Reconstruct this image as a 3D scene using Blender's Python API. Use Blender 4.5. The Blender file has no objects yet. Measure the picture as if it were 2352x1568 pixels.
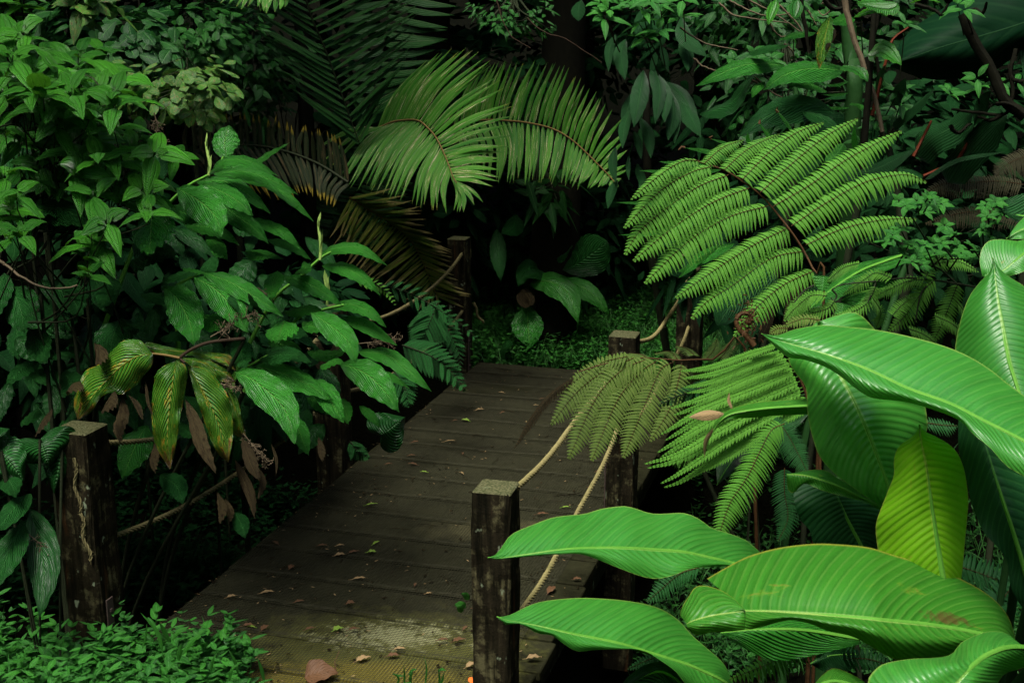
import bpy, math, random
import numpy as np
from mathutils import Vector
rng = np.random.default_rng(7); random.seed(7)
S = bpy.context.scene; COL = S.collection
# ---------------- camera, world, sun, exposure ----------------
CAM = np.array([0.0, 0.0, 2.5]); FP = 3000.0; TH = math.atan(750/3000.0)
cd = bpy.data.cameras.new('camera'); cam = bpy.data.objects.new('camera', cd); COL.objects.link(cam)
cam.location = CAM; cam.rotation_euler = (math.pi/2-TH, 0, 0)
cd.sensor_width = 36; cd.lens = 36*FP/2352; cd.clip_end = 500; cd.clip_start = .05
cd.dof.use_dof = True; cd.dof.focus_distance = 4.6; cd.dof.aperture_fstop = 22
S.camera = cam
w = bpy.data.worlds.new("World"); S.world = w; w.use_nodes = True
nt = w.node_tree; bg = nt.nodes['Background']
sky = nt.nodes.new('ShaderNodeTexSky'); sky.sky_type = 'NISHITA'; sky.sun_disc = False
SUN_EL, SUN_AZ = math.radians(66), math.radians(205)
sky.sun_elevation = SUN_EL; sky.sun_rotation = SUN_AZ; sky.air_density = 1.0; sky.dust_density = 4.0; sky.ozone_density = 1.0
nt.links.new(sky.outputs[0], bg.inputs[0]); bg.inputs[1].default_value = 0.075
sd = bpy.data.lights.new('sun', 'SUN'); sd.energy = 1.5; sd.angle = math.radians(24); sd.color = (1, .97, .9)
sun = bpy.data.objects.new('sun', sd); COL.objects.link(sun)
_d = Vector((math.sin(SUN_AZ)*math.cos(SUN_EL), math.cos(SUN_AZ)*math.cos(SUN_EL), math.sin(SUN_EL)))
sun.rotation_euler = _d.to_track_quat('Z', 'Y').to_euler(); sun.location = (0, 0, 20)
S.view_settings.view_transform = 'Standard'; S.view_settings.look = 'None'
S.render.filter_size = 1.0
S.cycles.use_denoising = True
S.view_settings.exposure = 1.65; S.view_settings.gamma = 1
# ---------------- maths helpers ----------------
FW = np.array([0, math.cos(TH), -math.sin(TH)]); UP = np.array([0, math.sin(TH), math.cos(TH)]); RT = np.array([1., 0, 0])
Z3 = np.array([0, 0, 1.0])
def W(x, y, t):       # a photo position (in a 2352 px wide frame) at a depth in metres
    return CAM + t*(FW + (x-1176)/FP*RT + (784-y)/FP*UP)
CO = {0:(0,0),1:(0,0),2:(780.9,0),3:(1561.9,0),4:(0,514.5),5:(780.9,514.5),6:(1561.9,514.5),7:(0,980.3),8:(780.9,980.3),9:(1561.9,980.3)}
def cc(k, pts):
    s = 1.0 if k == 0 else .375
    return [(CO[k][0]+s*a, CO[k][1]+s*b) for a, b in pts]
def nrm(v):
    v = np.asarray(v, float); n = np.linalg.norm(v, axis=-1, keepdims=True); return v/np.maximum(n, 1e-9)
def catmull(P, n):
    P = np.asarray(P, float); m = len(P)
    if m == 1: return np.repeat(P, n, 0)
    if m == 2:
        s = np.linspace(0, 1, n)[:, None]; return P[0]*(1-s)+P[1]*s
    E = np.vstack([2*P[0]-P[1], P, 2*P[-1]-P[-2]])
    out = []
    K = 12
    for i in range(m-1):
        a, b, c, d = E[i], E[i+1], E[i+2], E[i+3]
        for q in np.linspace(0, 1, K, endpoint=False):
            out.append(.5*((2*b)+(-a+c)*q+(2*a-5*b+4*c-d)*q*q+(-a+3*b-3*c+d)*q**3))
    out.append(P[-1]); out = np.array(out)
    L = np.r_[0, np.cumsum(np.linalg.norm(np.diff(out[:, :3], axis=0), axis=1))]
    s = np.linspace(0, L[-1], n)
    return np.stack([np.interp(s, L, out[:, k]) for k in range(out.shape[1])], 1)
def interp(a, n):
    a = np.atleast_1d(np.asarray(a, float)); return np.interp(np.linspace(0, 1, n), np.linspace(0, 1, len(a)), a) if len(a) > 1 else np.full(n, a[0])
# ---------------- mesh builder ----------------
class MB:
    def __init__(s): s.v = []; s.f = []; s.l = []; s.n = 0
    def add(s, v, f, l=None):
        v = np.asarray(v, float).reshape(-1, 3); f = np.asarray(f, int).reshape(-1, 4)
        if l is None: l = np.zeros((len(v), 3))
        s.v.append(v); s.f.append(f+s.n); s.l.append(np.asarray(l, float).reshape(-1, 3)); s.n += len(v)
    def grid(s, G, l=None):          # G (a,b,3)
        a, b = G.shape[:2]; i = np.arange(a*b).reshape(a, b)
        f = np.stack([i[:-1, :-1], i[:-1, 1:], i[1:, 1:], i[1:, :-1]], -1).reshape(-1, 4)
        s.add(G.reshape(-1, 3), f, None if l is None else l.reshape(-1, 3))
    def tube(s, P, r, k=6, l=None):
        P = np.asarray(P, float); n = len(P); r = interp(r, n)
        T = nrm(np.gradient(P, axis=0)); ref = np.array([.31, .2, .93]); A = nrm(np.cross(T, ref)); B = np.cross(T, A)
        th = np.linspace(0, 2*math.pi, k+1)
        G = P[:, None]+r[:, None, None]*(np.cos(th)[None, :, None]*A[:, None]+np.sin(th)[None, :, None]*B[:, None])
        L = np.zeros((n, k+1, 3)); L[..., 0] = th/6.283; L[..., 1] = np.linspace(0, 1, n)[:, None]
        if l is not None: L[..., 2] = l
        s.grid(G, L)
    def box(s, c, ax, ay, az, bev=0):      # centre and three half axes
        c, ax, ay, az = map(lambda q: np.asarray(q, float), (c, ax, ay, az))
        if bev <= 0:
            V = [c+a*ax+b*ay+d*az for d in (-1, 1) for b in (-1, 1) for a in (-1, 1)]
            s.add(V, [[0, 2, 3, 1], [4, 5, 7, 6], [0, 1, 5, 4], [2, 6, 7, 3], [0, 4, 6, 2], [1, 3, 7, 5]]); return
        lx, ly, lz = [np.linalg.norm(q) for q in (ax, ay, az)]; ux, uy, uz = ax/lx, ay/ly, az/lz
        a, b, d = lx-bev, ly-bev, lz-bev
        ring = [(a, -ly), (lx, -b), (lx, b), (a, ly), (-a, ly), (-lx, b), (-lx, -b), (-a, -ly)]
        rin = [(a, -b), (a, -b), (a, b), (a, b), (-a, b), (-a, b), (-a, -b), (-a, -b)]
        V = [c+x*ux+y*uy-lz*uz for x, y in rin]+[c+x*ux+y*uy-d*uz for x, y in ring]+[c+x*ux+y*uy+d*uz for x, y in ring]+[c+x*ux+y*uy+lz*uz for x, y in rin]
        F = []
        for k in range(3):
            for i in range(8): F.append([k*8+i, k*8+(i+1) % 8, k*8+8+(i+1) % 8, k*8+8+i])
        F += [[0, 6, 4, 2], [24, 26, 28, 30]]
        s.add(V, F)
    def build(s, name, mat, parent=None, origin=None, smooth=True):
        me = bpy.data.meshes.new(name)
        v = np.concatenate(s.v) if s.v else np.zeros((0, 3)); f = np.concatenate(s.f); l = np.concatenate(s.l)
        if origin is None: origin = np.array(parent.location) if parent is not None and parent.type == 'EMPTY' else (np.array(parent['_o']) if parent is not None and '_o' in parent else np.zeros(3))
        v = v-np.asarray(origin)
        me.vertices.add(len(v)); me.vertices.foreach_set('co', v.astype(np.float32).ravel())
        me.loops.add(len(f)*4); me.loops.foreach_set('vertex_index', f.astype(np.int32).ravel())
        me.polygons.add(len(f)); me.polygons.foreach_set('loop_start', np.arange(0, len(f)*4, 4, dtype=np.int32))
        try: me.polygons.foreach_set('loop_total', np.full(len(f), 4, dtype=np.int32))
        except Exception: pass
        me.update(calc_edges=True)
        me.polygons.foreach_set('use_smooth', np.full(len(f), bool(smooth)))
        at = me.attributes.new('lf', 'FLOAT_VECTOR', 'POINT'); at.data.foreach_set('vector', l.astype(np.float32).ravel())
        me.validate(); me.materials.append(M[mat] if isinstance(mat, str) else mat)
        o = bpy.data.objects.new(name, me); COL.objects.link(o)
        if parent is not None: o.parent = parent
        else: o.location = origin
        return o
def tag(o, label=None, cat=None, group=None, kind=None):
    if label:
        o['label'] = label
        if not 4 <= len(label.split()) <= 16: print('LABEL', len(label.split()), label)
    if cat: o['category'] = cat
    if group: o['group'] = group
    if kind: o['kind'] = kind
    return o
def thing(name, label, cat, loc, group=None):
    o = bpy.data.objects.new(name, None); COL.objects.link(o); o.location = [float(q) for q in loc]; o.empty_display_size = .05
    return tag(o, label, cat, group)
# ---------------- leaf templates ----------------
def prof(kind, v):
    v = np.clip(v, 0, 1)
    if kind == 'lance': p = np.sin(math.pi*v**.8)**.9*(1-.15*v)
    elif kind == 'ovate': p = np.sin(math.pi*v**.62)**.8
    elif kind == 'strap': p = np.minimum(1, (v*14)**.7)*np.minimum(1, ((1-v)*3.2)**.75)
    elif kind == 'round': p = np.sqrt(np.clip(1-(2*v-1)**2, 0, 1))
    elif kind == 'heart': p = np.minimum(1, (v*9)**.5)*np.clip(1-v, 0, 1)**.62*1.15
    elif kind == 'pinnule': p = np.minimum(1, .75+v)*np.minimum(1, ((1-v)*1.55)**.75)
    elif kind == 'obov': p = np.sin(math.pi*v**1.3)**.7
    return np.maximum(p, .015)
def scatter(mb, P, D, N, L, Wd, tint, kind='lance', nv=5, nu=1, droop=.25, fold=.25, arch=0.0, wave=0.0):
    P = np.atleast_2d(P); n = len(P); D = nrm(np.atleast_2d(D)); N = np.atleast_2d(N)
    Sv = nrm(np.cross(D, N)); N = np.cross(Sv, D)
    L = np.broadcast_to(L, n).astype(float); Wd = np.broadcast_to(Wd, n).astype(float); tint = np.broadcast_to(tint, n).astype(float); droop = np.broadcast_to(droop, n)
    v = np.linspace(0, 1, nv+1); u = np.linspace(-1, 1, 2*nu+1); pr = prof(kind, v)
    VV, UU = np.meshgrid(v, u, indexing='ij'); PR = pr[:, None]*np.ones_like(UU)
    X = P[:, None, None]+D[:, None, None]*(L[:, None, None]*VV)[..., None]
    X = X+Sv[:, None, None]*(.5*Wd[:, None, None]*PR*UU)[..., None]
    ph = rng.uniform(0, 6.28, n)
    nn = -fold*.5*Wd[:, None, None]*PR*np.abs(UU)**1.3*1.0+arch*L[:, None, None]*(VV-VV**2)*4
    if wave: nn = nn+wave*Wd[:, None, None]*np.abs(UU)*np.sin(ph[:, None, None]+VV*17*1.0+UU)
    X = X+N[:, None, None]*nn[..., None]
    X[..., 2] -= (droop*L)[:, None, None]*(VV**2)
    lf = np.empty(X.shape); lf[..., 0] = (UU*.5+.5); lf[..., 1] = VV; lf[..., 2] = tint[:, None, None]
    a, b = nv+1, 2*nu+1; i = np.arange(a*b).reshape(a, b)
    f = np.stack([i[:-1, :-1], i[:-1, 1:], i[1:, 1:], i[1:, :-1]], -1).reshape(-1, 4)
    F = f[None]+(np.arange(n)*a*b)[:, None, None]
    mb.add(X.reshape(-1, 3), F.reshape(-1, 4), lf.reshape(-1, 3))
def traced(mb, k, mid, left, right, t, dl=0, dr=0, n=44, m=5, bulge=.0, wave=.006, tint=.5, v0=0, v1=1, seed=0):
    r = np.random.default_rng(seed+1)
    A = catmull(cc(k, mid), n); B = catmull(cc(k, left), n); C = catmull(cc(k, right), n)
    t = interp(t, n); dl = interp(dl, n); dr = interp(dr, n); s = np.linspace(0, 1, n)
    cols = []; lf = []
    p1, p2 = r.uniform(0, 6, 2)
    for j in range(-m, m+1):
        q = abs(j)/m; E, d, ph = (B, dl, p1) if j < 0 else (C, dr, p2)
        xy = A*(1-q)+E*q
        tt = t+d*q-bulge*np.sin(math.pi*q)*np.sin(math.pi*s)**.5+wave*(q*q*(np.sin(ph+s*13)+.6*np.sin(ph*2+s*29))+1.4*q*np.sin(ph*3+s*6+q*2))
        cols.append(CAM+tt[:, None]*(FW+((xy[:, 0]-1176)/FP)[:, None]*RT+((784-xy[:, 1])/FP)[:, None]*UP))
        lf.append(np.stack([np.full(n, j/m*.5+.5), v0+(v1-v0)*s, np.full(n, tint)], 1))
    G = np.stack(cols, 1); LF = np.stack(lf, 1)
    mb.grid(G, LF); return G[:, m]
def imgleaf(mb, k, pts, t0, t1, wpx, kind='lance', face=.6, fold=.2, wave=.05, tint=.5, n=22, m=3, sag=0, roll=0, seed=None):
    if n == 22: n = 32
    """one leaf: axis through photo points, depth from t0 to t1, its blade turned partly up and partly to the open side"""
    r = np.random.default_rng(int(abs(pts[0][0]*7+pts[0][1]*13)) if seed is None else seed)
    xy = catmull(cc(k, pts), n); s = np.linspace(0, 1, n); t = t0+(t1-t0)*s-sag*np.sin(math.pi*s)
    A = CAM+t[:, None]*(FW+((xy[:, 0]-1176)/FP)[:, None]*RT+((784-xy[:, 1])/FP)[:, None]*UP)
    T = nrm(np.gradient(A, axis=0)); nv = nrm(-FW*face+Z3*(1-face)+RT*roll)
    Sd = nrm(np.cross(T, nv)); N = nrm(np.cross(Sd, T))
    # width seen in the photo -> world width
    view = nrm(A-CAM); ps = np.linalg.norm(Sd-view*np.sum(Sd*view, 1, keepdims=True), axis=1)
    sc = (.375 if k else 1)
    ww = .5*wpx*sc/FP*t/np.maximum(ps, .45)*prof(kind, s)
    ph = r.uniform(0, 6.3, 2); cols = []; lf = []
    for j in range(-m, m+1):
        u = j/m; wv = wave*ww.max()*abs(u)**2*np.sin(ph[int(u > 0)]+s*38+r.uniform(-.2, .2))
        bump = -fold*ww*abs(u)**1.4
        cols.append(A+Sd*(u*ww*(1+.022*np.sin(ph[0]+s*41)*abs(u)+.02*np.sin(ph[1]+s*9)*u))[:, None]+N*(bump+wv)[:, None])
        lf.append(np.stack([np.full(n, u*.5+.5), s, np.full(n, tint)], 1))
    mb.grid(np.stack(cols, 1), np.stack(lf, 1)); return A
# ---------------- materials ----------------
M = {}
class NG:
    def __init__(s, name):
        s.m = bpy.data.materials.new(name); s.m.use_nodes = True; s.t = s.m.node_tree; s.t.nodes.clear()
        s.o = s.t.nodes.new('ShaderNodeOutputMaterial'); M[name] = s.m
    def nd(s, typ, **k):
        n = s.t.nodes.new(typ)
        for a, b in k.items(): setattr(n, a, b)
        return n
    def lk(s, a, b): s.t.links.new(a, b)
    def inp(s, sock, v):
        if isinstance(v, (int, float)): sock.default_value = v
        elif isinstance(v, (tuple, list)): sock.default_value = (*v, 1) if len(v) == 3 and sock.type == 'RGBA' else v
        else: s.lk(v, sock)
    def math(s, op, a, b=0, c=None, clamp=False):
        n = s.nd('ShaderNodeMath', operation=op, use_clamp=clamp); s.inp(n.inputs[0], a); s.inp(n.inputs[1], b)
        if c is not None: s.inp(n.inputs[2], c)
        return n.outputs[0]
    def mr(s, x, a, b, c=0, d=1):
        n = s.nd('ShaderNodeMapRange'); n.clamp = True; s.inp(n.inputs[0], x)
        for i, q in enumerate((a, b, c, d)): s.inp(n.inputs[i+1], q)
        return n.outputs[0]
    def mix(s, f, a, b, mode='MIX'):
        n = s.nd('ShaderNodeMix', data_type='RGBA', blend_type=mode); s.inp(n.inputs[0], f); s.inp(n.inputs[6], a); s.inp(n.inputs[7], b); return n.outputs[2]
    def noise(s, vec, sc, det=3, rough=.55, dist=0):
        n = s.nd('ShaderNodeTexNoise'); s.lk(vec, n.inputs['Vector']); n.inputs['Scale'].default_value = sc; n.inputs['Detail'].default_value = det
        n.inputs['Roughness'].default_value = rough; n.inputs['Distortion'].default_value = dist; return n.outputs[0]
    def vmap(s, vec, scale):
        n = s.nd('ShaderNodeMapping'); s.lk(vec, n.inputs[0]); n.inputs['Scale'].default_value = scale; return n.outputs[0]
    def pos(s): return s.nd('ShaderNodeNewGeometry').outputs['Position']
    def bump(s, h, st, d=.01):
        n = s.nd('ShaderNodeBump'); n.inputs['Strength'].default_value = st; n.inputs['Distance'].default_value = d; s.lk(h, n.inputs['Height']); return n.outputs[0]
    def pr(s, col, rough=.5, nor=None, spec=.5, metal=0):
        n = s.nd('ShaderNodeBsdfPrincipled'); s.inp(n.inputs['Base Color'], col); s.inp(n.inputs['Roughness'], rough)
        s.inp(n.inputs['Specular IOR Level'], spec); n.inputs['Metallic'].default_value = metal
        if nor is not None: s.lk(nor, n.inputs['Normal'])
        return n.outputs[0]
    def out(s, sh): s.lk(sh, s.o.inputs[0])
def leafmat(name, c1, c2, vein, N=18, K=.35, rough=.4, bump=.5, bd=.004, trans=.25, tcol=None, mode='pin', edge=None, spots=None, spot_amt=.0, spot_scale=9, streak=False, se=0, sv=0, bruise=False, veinamt=.35, midw=.045, tipcol=None, tip0=.9, spec=.28):
    g = NG(name); at = g.nd('ShaderNodeAttribute', attribute_name='lf'); sp = g.nd('ShaderNodeSeparateXYZ'); g.lk(at.outputs['Vector'], sp.inputs[0])
    u, v, ti = sp.outputs; a = g.math('ABSOLUTE', g.math('MULTIPLY_ADD', u, 2, -1))
    P = g.pos(); big = g.noise(P, 7, 2); fine = g.noise(P, 60, 3)
    col = g.mix(g.math('MULTIPLY_ADD', big, .5, g.math('MULTIPLY_ADD', ti, 1.0, -.25), clamp=True), c1, c2)
    if mode == 'pin':
        ph = g.math('MULTIPLY_ADD', g.math('POWER', a, 1.25), -K*N, g.math('MULTIPLY', v, N)); ph = g.math('ADD', ph, g.math('MULTIPLY', fine, .12))
        sn = g.math('SINE', g.math('MULTIPLY', ph, 6.2832)); sn2 = g.math('SINE', g.math('MULTIPLY', ph, 6.2832*3))
        h = g.math('ADD', g.math('MULTIPLY', sn, .5), g.math('MULTIPLY', sn2, .06))
        cv = g.nd('ShaderNodeCombineXYZ'); g.lk(g.math('MULTIPLY', ph, .8), cv.inputs[0]); g.lk(g.math('MULTIPLY', ti, 40), cv.inputs[1]); g.lk(g.math('MULTIPLY', u, 1.5), cv.inputs[2]); pl = g.noise(cv.outputs[0], 1.0, 3, .6)
        h = g.math('MULTIPLY_ADD', pl, 1.3, h); col = g.mix(g.mr(pl, .35, .7, 0, .55), col, tuple(q*.55 for q in c1))
        vm = g.mr(sn, .55, 1.0); vm = g.math('MULTIPLY', vm, g.mr(a, 0.85, 1.0, 1, .3))
    elif mode == 'mel':
        q = g.math('DIVIDE', a, 1.0); l1 = g.mr(g.math('ABSOLUTE', g.math('SUBTRACT', q, .5)), .0, .09, 1, 0)
        cr = g.math('SINE', g.math('MULTIPLY', g.math('MULTIPLY_ADD', g.math('MULTIPLY', q, q), -2.0, g.math('MULTIPLY', v, 30)), 6.2832))
        h = g.math('SUBTRACT', g.math('MULTIPLY', cr, .35), g.math('MULTIPLY', l1, 1.2)); vm = g.math('MAXIMUM', g.math('MULTIPLY', l1, .7), g.mr(cr, .7, 1, 0, .5))
    else:   # parallel
        sn = g.math('SINE', g.math('MULTIPLY', a, 6.2832*N)); h = g.math('MULTIPLY', sn, .5); vm = g.mr(sn, .6, 1)
    h = g.math('MULTIPLY_ADD', fine, .07, h)
    mid = g.mr(a, midw*.35, midw, 1, 0)
    h = g.math('SUBTRACT', h, g.math('MULTIPLY', mid, 1.0))
    col = g.mix(g.math('MULTIPLY', vm, veinamt), col, vein); col = g.mix(g.math('MULTIPLY', mid, .85), col, vein)
    if edge: col = g.mix(g.mr(a, .968, .995), col, edge)
    if bruise:
        du = g.math('DIVIDE', g.math('SUBTRACT', u, .405), .055); dv = g.math('DIVIDE', g.math('SUBTRACT', v, .80), .075); d_ = g.math('ADD', g.math('MULTIPLY', du, du), g.math('MULTIPLY', dv, dv)); col = g.mix(g.math('MULTIPLY', g.mr(g.math('ADD', d_, g.math('MULTIPLY_ADD', g.noise(P, 60, 4, .7), 5, -2.5)), .3, 1.2, 1, 0), .75), col, (.10, .045, .02))
    if edge:
        sk = g.noise(g.vmap(P, (1, 1, 1)), 130, 2, .5); col = g.mix(g.math('MULTIPLY', g.mr(sk, .74, .78), g.mr(g.noise(P, 13, 2), .5, .6)), col, (.05, .035, .012))
    if tipcol:
        col = g.mix(g.mr(g.math('MULTIPLY_ADD', fine, .25, g.math('MULTIPLY_ADD', big, .5, v)), tip0+.3, tip0+.42), col, tipcol)
    if spots:
        vec = at.outputs['Vector']
        cm = g.nd('ShaderNodeCombineXYZ'); g.lk(g.math('MULTIPLY', u, 1.0), cm.inputs[0]); g.lk(g.math('MULTIPLY', v, 1.0), cm.inputs[1]); g.lk(g.math('MULTIPLY', ti, 60), cm.inputs[2])
        vec = g.vmap(cm.outputs[0], (spot_scale*(1.2 if streak else 1), spot_scale*(.35 if streak else 1), 1))
        ns = g.math('ADD', g.noise(vec, 1.0, 5, .65, .6), g.math('ADD', g.math('MULTIPLY', g.math('POWER', a, 3), se), g.math('MULTIPLY', g.math('POWER', v, 3), sv))); k = g.mr(ns, 1-spot_amt, 1-spot_amt+.05)
        for i, sc_ in enumerate(spots):
            kk = k if i == 0 else g.mr(ns, 1-spot_amt+.04*i, 1-spot_amt+.04*i+.03)
            col = g.mix(kk, col, sc_)
    nor = g.bump(h, bump, bd)
    pr = g.pr(col, g.math('MULTIPLY_ADD', fine, .25, rough-.12), nor, spec)
    tr = g.nd('ShaderNodeBsdfTranslucent'); tc = g.mix(.5, col, tcol) if tcol else col
    g.lk(tc, tr.inputs[0]); g.lk(nor, tr.inputs['Normal'])
    mx = g.nd('ShaderNodeMixShader'); mx.inputs[0].default_value = trans; g.lk(pr, mx.inputs[1]); g.lk(tr.outputs[0], mx.inputs[2]); g.out(mx.outputs[0])
VG = (.22, .42, .10)
leafmat('canna', (.032, .22, .024), (.065, .33, .035), (.27, .50, .10), spec=.6, N=34, K=.16, rough=.36, bump=.32, bd=.004, trans=.3, tcol=(.16, .5, .03), edge=(.20, .36, .06), veinamt=.10, midw=.05, spots=[(.16, .26, .03)], spot_amt=.30, spot_scale=5)
for _n, _b in (('canna_old', False), ('canna_bruised', True)): leafmat(_n, (.025, .17, .014), (.06, .26, .02), (.30, .46, .10), N=34, K=.16, rough=.38, bump=.38, bd=.004, trans=.28, tcol=(.2, .45, .02), edge=(.24, .26, .03), veinamt=.12, midw=.045, spots=[(.11, .25, .02), (.16, .15, .03)], spot_amt=.36, spot_scale=6, bruise=_b)
leafmat('canna_lime', (.17, .50, .010), (.24, .58, .014), (.36, .50, .07), N=26, K=.12, rough=.45, bump=.4, bd=.004, trans=.5, tcol=(.3, .7, .02), edge=(.3, .40, .05), veinamt=.25, midw=.06, spots=[(.30, .36, .03), (.22, .14, .02)], spot_amt=.34, spot_scale=6)
leafmat('canna_dark', (.006, .048, .012), (.011, .072, .014), (.04, .15, .035), spec=.2, N=22, K=.16, rough=.5, bump=.3, trans=.15, veinamt=.25)  # canna copy with shade put into its colour, for leaves under others
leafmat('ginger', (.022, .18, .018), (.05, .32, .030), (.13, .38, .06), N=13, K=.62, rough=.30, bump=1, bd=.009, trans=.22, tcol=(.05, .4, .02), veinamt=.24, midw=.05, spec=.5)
leafmat('ginger_dark', (.008, .058, .011), (.016, .10, .016), (.04, .15, .035), N=12, K=.6, rough=.34, bump=.9, bd=.008, trans=.12, veinamt=.2, spec=.3)  # ginger copy with shade in its colour; also serves leaves dark by nature
leafmat('ginger_sick', (.022, .16, .012), (.05, .23, .014), (.32, .34, .04), N=15, K=.55, rough=.28, bump=1, bd=.010, se=.10, sv=.13, spec=.6, trans=.2, tcol=(.4, .4, .02), veinamt=.4, spots=[(.30, .30, .02), (.34, .20, .025), (.10, .05, .02)], spot_amt=.37, spot_scale=4.5, tipcol=(.12, .06, .03), tip0=.93)
leafmat('dead', (.028, .021, .009), (.075, .058, .024), (.16, .12, .05), N=9, K=.5, rough=.75, bump=1, bd=.008, trans=.1, mode='par', veinamt=.5, spec=.1, spots=[(.03, .018, .008)], spot_amt=.45)
leafmat('mela', (.018, .13, .013), (.07, .34, .020), (.10, .30, .05), rough=.30, bump=1, bd=.006, spec=.5, trans=.22, tcol=(.15, .5, .02), mode='mel', veinamt=.35, midw=.06, edge=(.12, .2, .04))
leafmat('small', (.008, .065, .010), (.028, .15, .018), (.06, .2, .04), spec=.3, N=8, K=.5, rough=.4, bump=.5, trans=.2, veinamt=.3, midw=.09)
leafmat('spotty', (.025, .11, .012), (.07, .21, .025), (.14, .24, .06), N=8, K=.5, rough=.4, bump=.5, trans=.2, spots=[(.22, .25, .06), (.08, .06, .02)], spot_amt=.45, spot_scale=6)
leafmat('herb', (.016, .13, .014), (.05, .26, .022), (.09, .30, .07), spec=.3, N=8, K=.5, rough=.5, bump=.6, trans=.25, veinamt=.3, midw=.08)
leafmat('grassleaf', (.01, .08, .012), (.05, .18, .03), (.07, .2, .04), N=3, mode='par', rough=.5, bump=.3, trans=.25)
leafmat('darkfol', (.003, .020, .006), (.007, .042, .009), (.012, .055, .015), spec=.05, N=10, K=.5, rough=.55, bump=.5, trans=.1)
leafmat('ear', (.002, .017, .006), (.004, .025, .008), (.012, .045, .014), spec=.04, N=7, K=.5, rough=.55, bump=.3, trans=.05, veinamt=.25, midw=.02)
leafmat('straps', (.005, .032, .008), (.010, .055, .013), (.03, .10, .03), spec=.3, N=7, mode='par', rough=.4, bump=.7, trans=.15)
leafmat('fern', (.075, .28, .020), (.14, .39, .04), (.12, .30, .06), N=9, K=.35, rough=.5, bump=.6, bd=.0025, trans=.25, tcol=(.2, .55, .05), veinamt=.25, midw=.12)
leafmat('fern_olive', (.08, .17, .020), (.14, .25, .035), (.16, .15, .06), N=9, K=.35, rough=.55, bump=.6, bd=.003, trans=.2, veinamt=.3, midw=.16, spots=[(.15, .10, .05)], spot_amt=.35, spot_scale=3)
leafmat('fern_brown', (.035, .038, .014), (.05, .052, .02), (.09, .07, .04), N=9, K=.35, rough=.6, trans=.12)
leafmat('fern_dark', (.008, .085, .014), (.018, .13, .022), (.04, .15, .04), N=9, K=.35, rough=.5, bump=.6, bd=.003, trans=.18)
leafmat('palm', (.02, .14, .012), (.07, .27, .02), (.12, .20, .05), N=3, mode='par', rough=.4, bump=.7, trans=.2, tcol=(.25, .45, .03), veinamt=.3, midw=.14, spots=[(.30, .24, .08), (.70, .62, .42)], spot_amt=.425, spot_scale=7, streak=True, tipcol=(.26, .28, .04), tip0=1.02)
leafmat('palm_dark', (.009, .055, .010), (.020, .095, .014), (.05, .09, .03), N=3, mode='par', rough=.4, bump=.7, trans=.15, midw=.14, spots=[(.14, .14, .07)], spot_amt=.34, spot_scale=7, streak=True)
leafmat('palm_brown_shaded', (.006, .016, .005), (.016, .03, .008), (.04, .04, .015), N=3, mode='par', rough=.6, bump=.7, trans=.1, midw=.14, spec=.2, spots=[(.10, .07, .03)], spot_amt=.42, spot_scale=5, streak=True, tipcol=(.22, .17, .015), tip0=.82)  # brown frond toned down further, its deep shade put into the colour
leafmat('palm_dry', (.03, .10, .012), (.14, .20, .018), (.15, .11, .04), N=3, mode='par', rough=.6, bump=.7, trans=.12, midw=.14, spec=.15, spots=[(.26, .20, .03), (.30, .20, .10)], spot_amt=.44, spot_scale=5, streak=True, tipcol=(.30, .26, .09), tip0=.70)
def stem(name, c1, c2, rough=.5, spec=.05):
    g = NG(name); P = g.pos(); n = g.noise(P, 25, 4); g.out(g.pr(g.mix(n, c1, c2), rough, g.bump(n, .4, .01), spec))
stem('stem_mid', (.008, .035, .008), (.02, .06, .015))
stem('stem_green', (.05, .2, .02), (.12, .3, .04)); stem('stem_dark', (.012, .02, .01), (.03, .035, .018)); stem('stem_brown', (.016, .012, .007), (.05, .032, .02), .6)
stem('rachis_brown', (.035, .018, .008), (.085, .045, .018)); stem('rachis_palm', (.10, .075, .02), (.2, .13, .05)); stem('bark', (.003, .0035, .002), (.011, .011, .006), .85); stem('twig_pale', (.06, .045, .025), (.15, .12, .075), .7)
stem('red_stem', (.07, .014, .006), (.12, .03, .012)); stem('bud', (.18, .32, .06), (.3, .42, .12)); stem('metal', (.04, .03, .025), (.08, .06, .05), .45)
g = NG('soil'); P = g.pos(); n = g.noise(P, 9, 6, .7); n2 = g.noise(P, 70, 4)
g.out(g.pr(g.mix(n, (.0012, .0016, .0007), (.0045, .005, .002)), .9, g.bump(g.math('ADD', n, n2), 1, .03), .03))
# wood of posts
g = NG('post_wood'); P = g.pos(); st = g.noise(g.vmap(P, (38, 38, 3)), 1, 5, .65); bl = g.noise(P, 9, 5, .7); fn = g.noise(P, 120, 3)
st2 = g.noise(g.vmap(P, (16, 16, 1.3)), 1, 4, .6)
c = g.mix(g.mr(st, .35, .7), (.005, .005, .0028), (.024, .020, .011)); c = g.mix(g.mr(st2, .62, .70), c, (.042, .020, .008))
c = g.mix(g.math('MULTIPLY', g.mr(g.noise(P, 14, 6, .7), .52, .62), g.mr(st, .4, .6)), c, (.09, .085, .04))
c = g.mix(g.mr(g.noise(g.vmap(P, (1, 1, .7)), 17, 3, .6), .66, .70), c, (.17, .21, .13))
tp = g.nd('ShaderNodeNewGeometry'); sz = g.nd('ShaderNodeSeparateXYZ'); g.lk(tp.outputs['Normal'], sz.inputs[0])
c = g.mix(g.math('MULTIPLY', g.mr(sz.outputs[2], .5, .9), .85), c, g.mix(g.mr(fn, .4, .6), (.045, .055, .02), (.13, .13, .065)))
g.out(g.pr(c, .62, g.bump(g.math('ADD', st, g.math('MULTIPLY', fn, .4)), .8, .008), .03))
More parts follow.
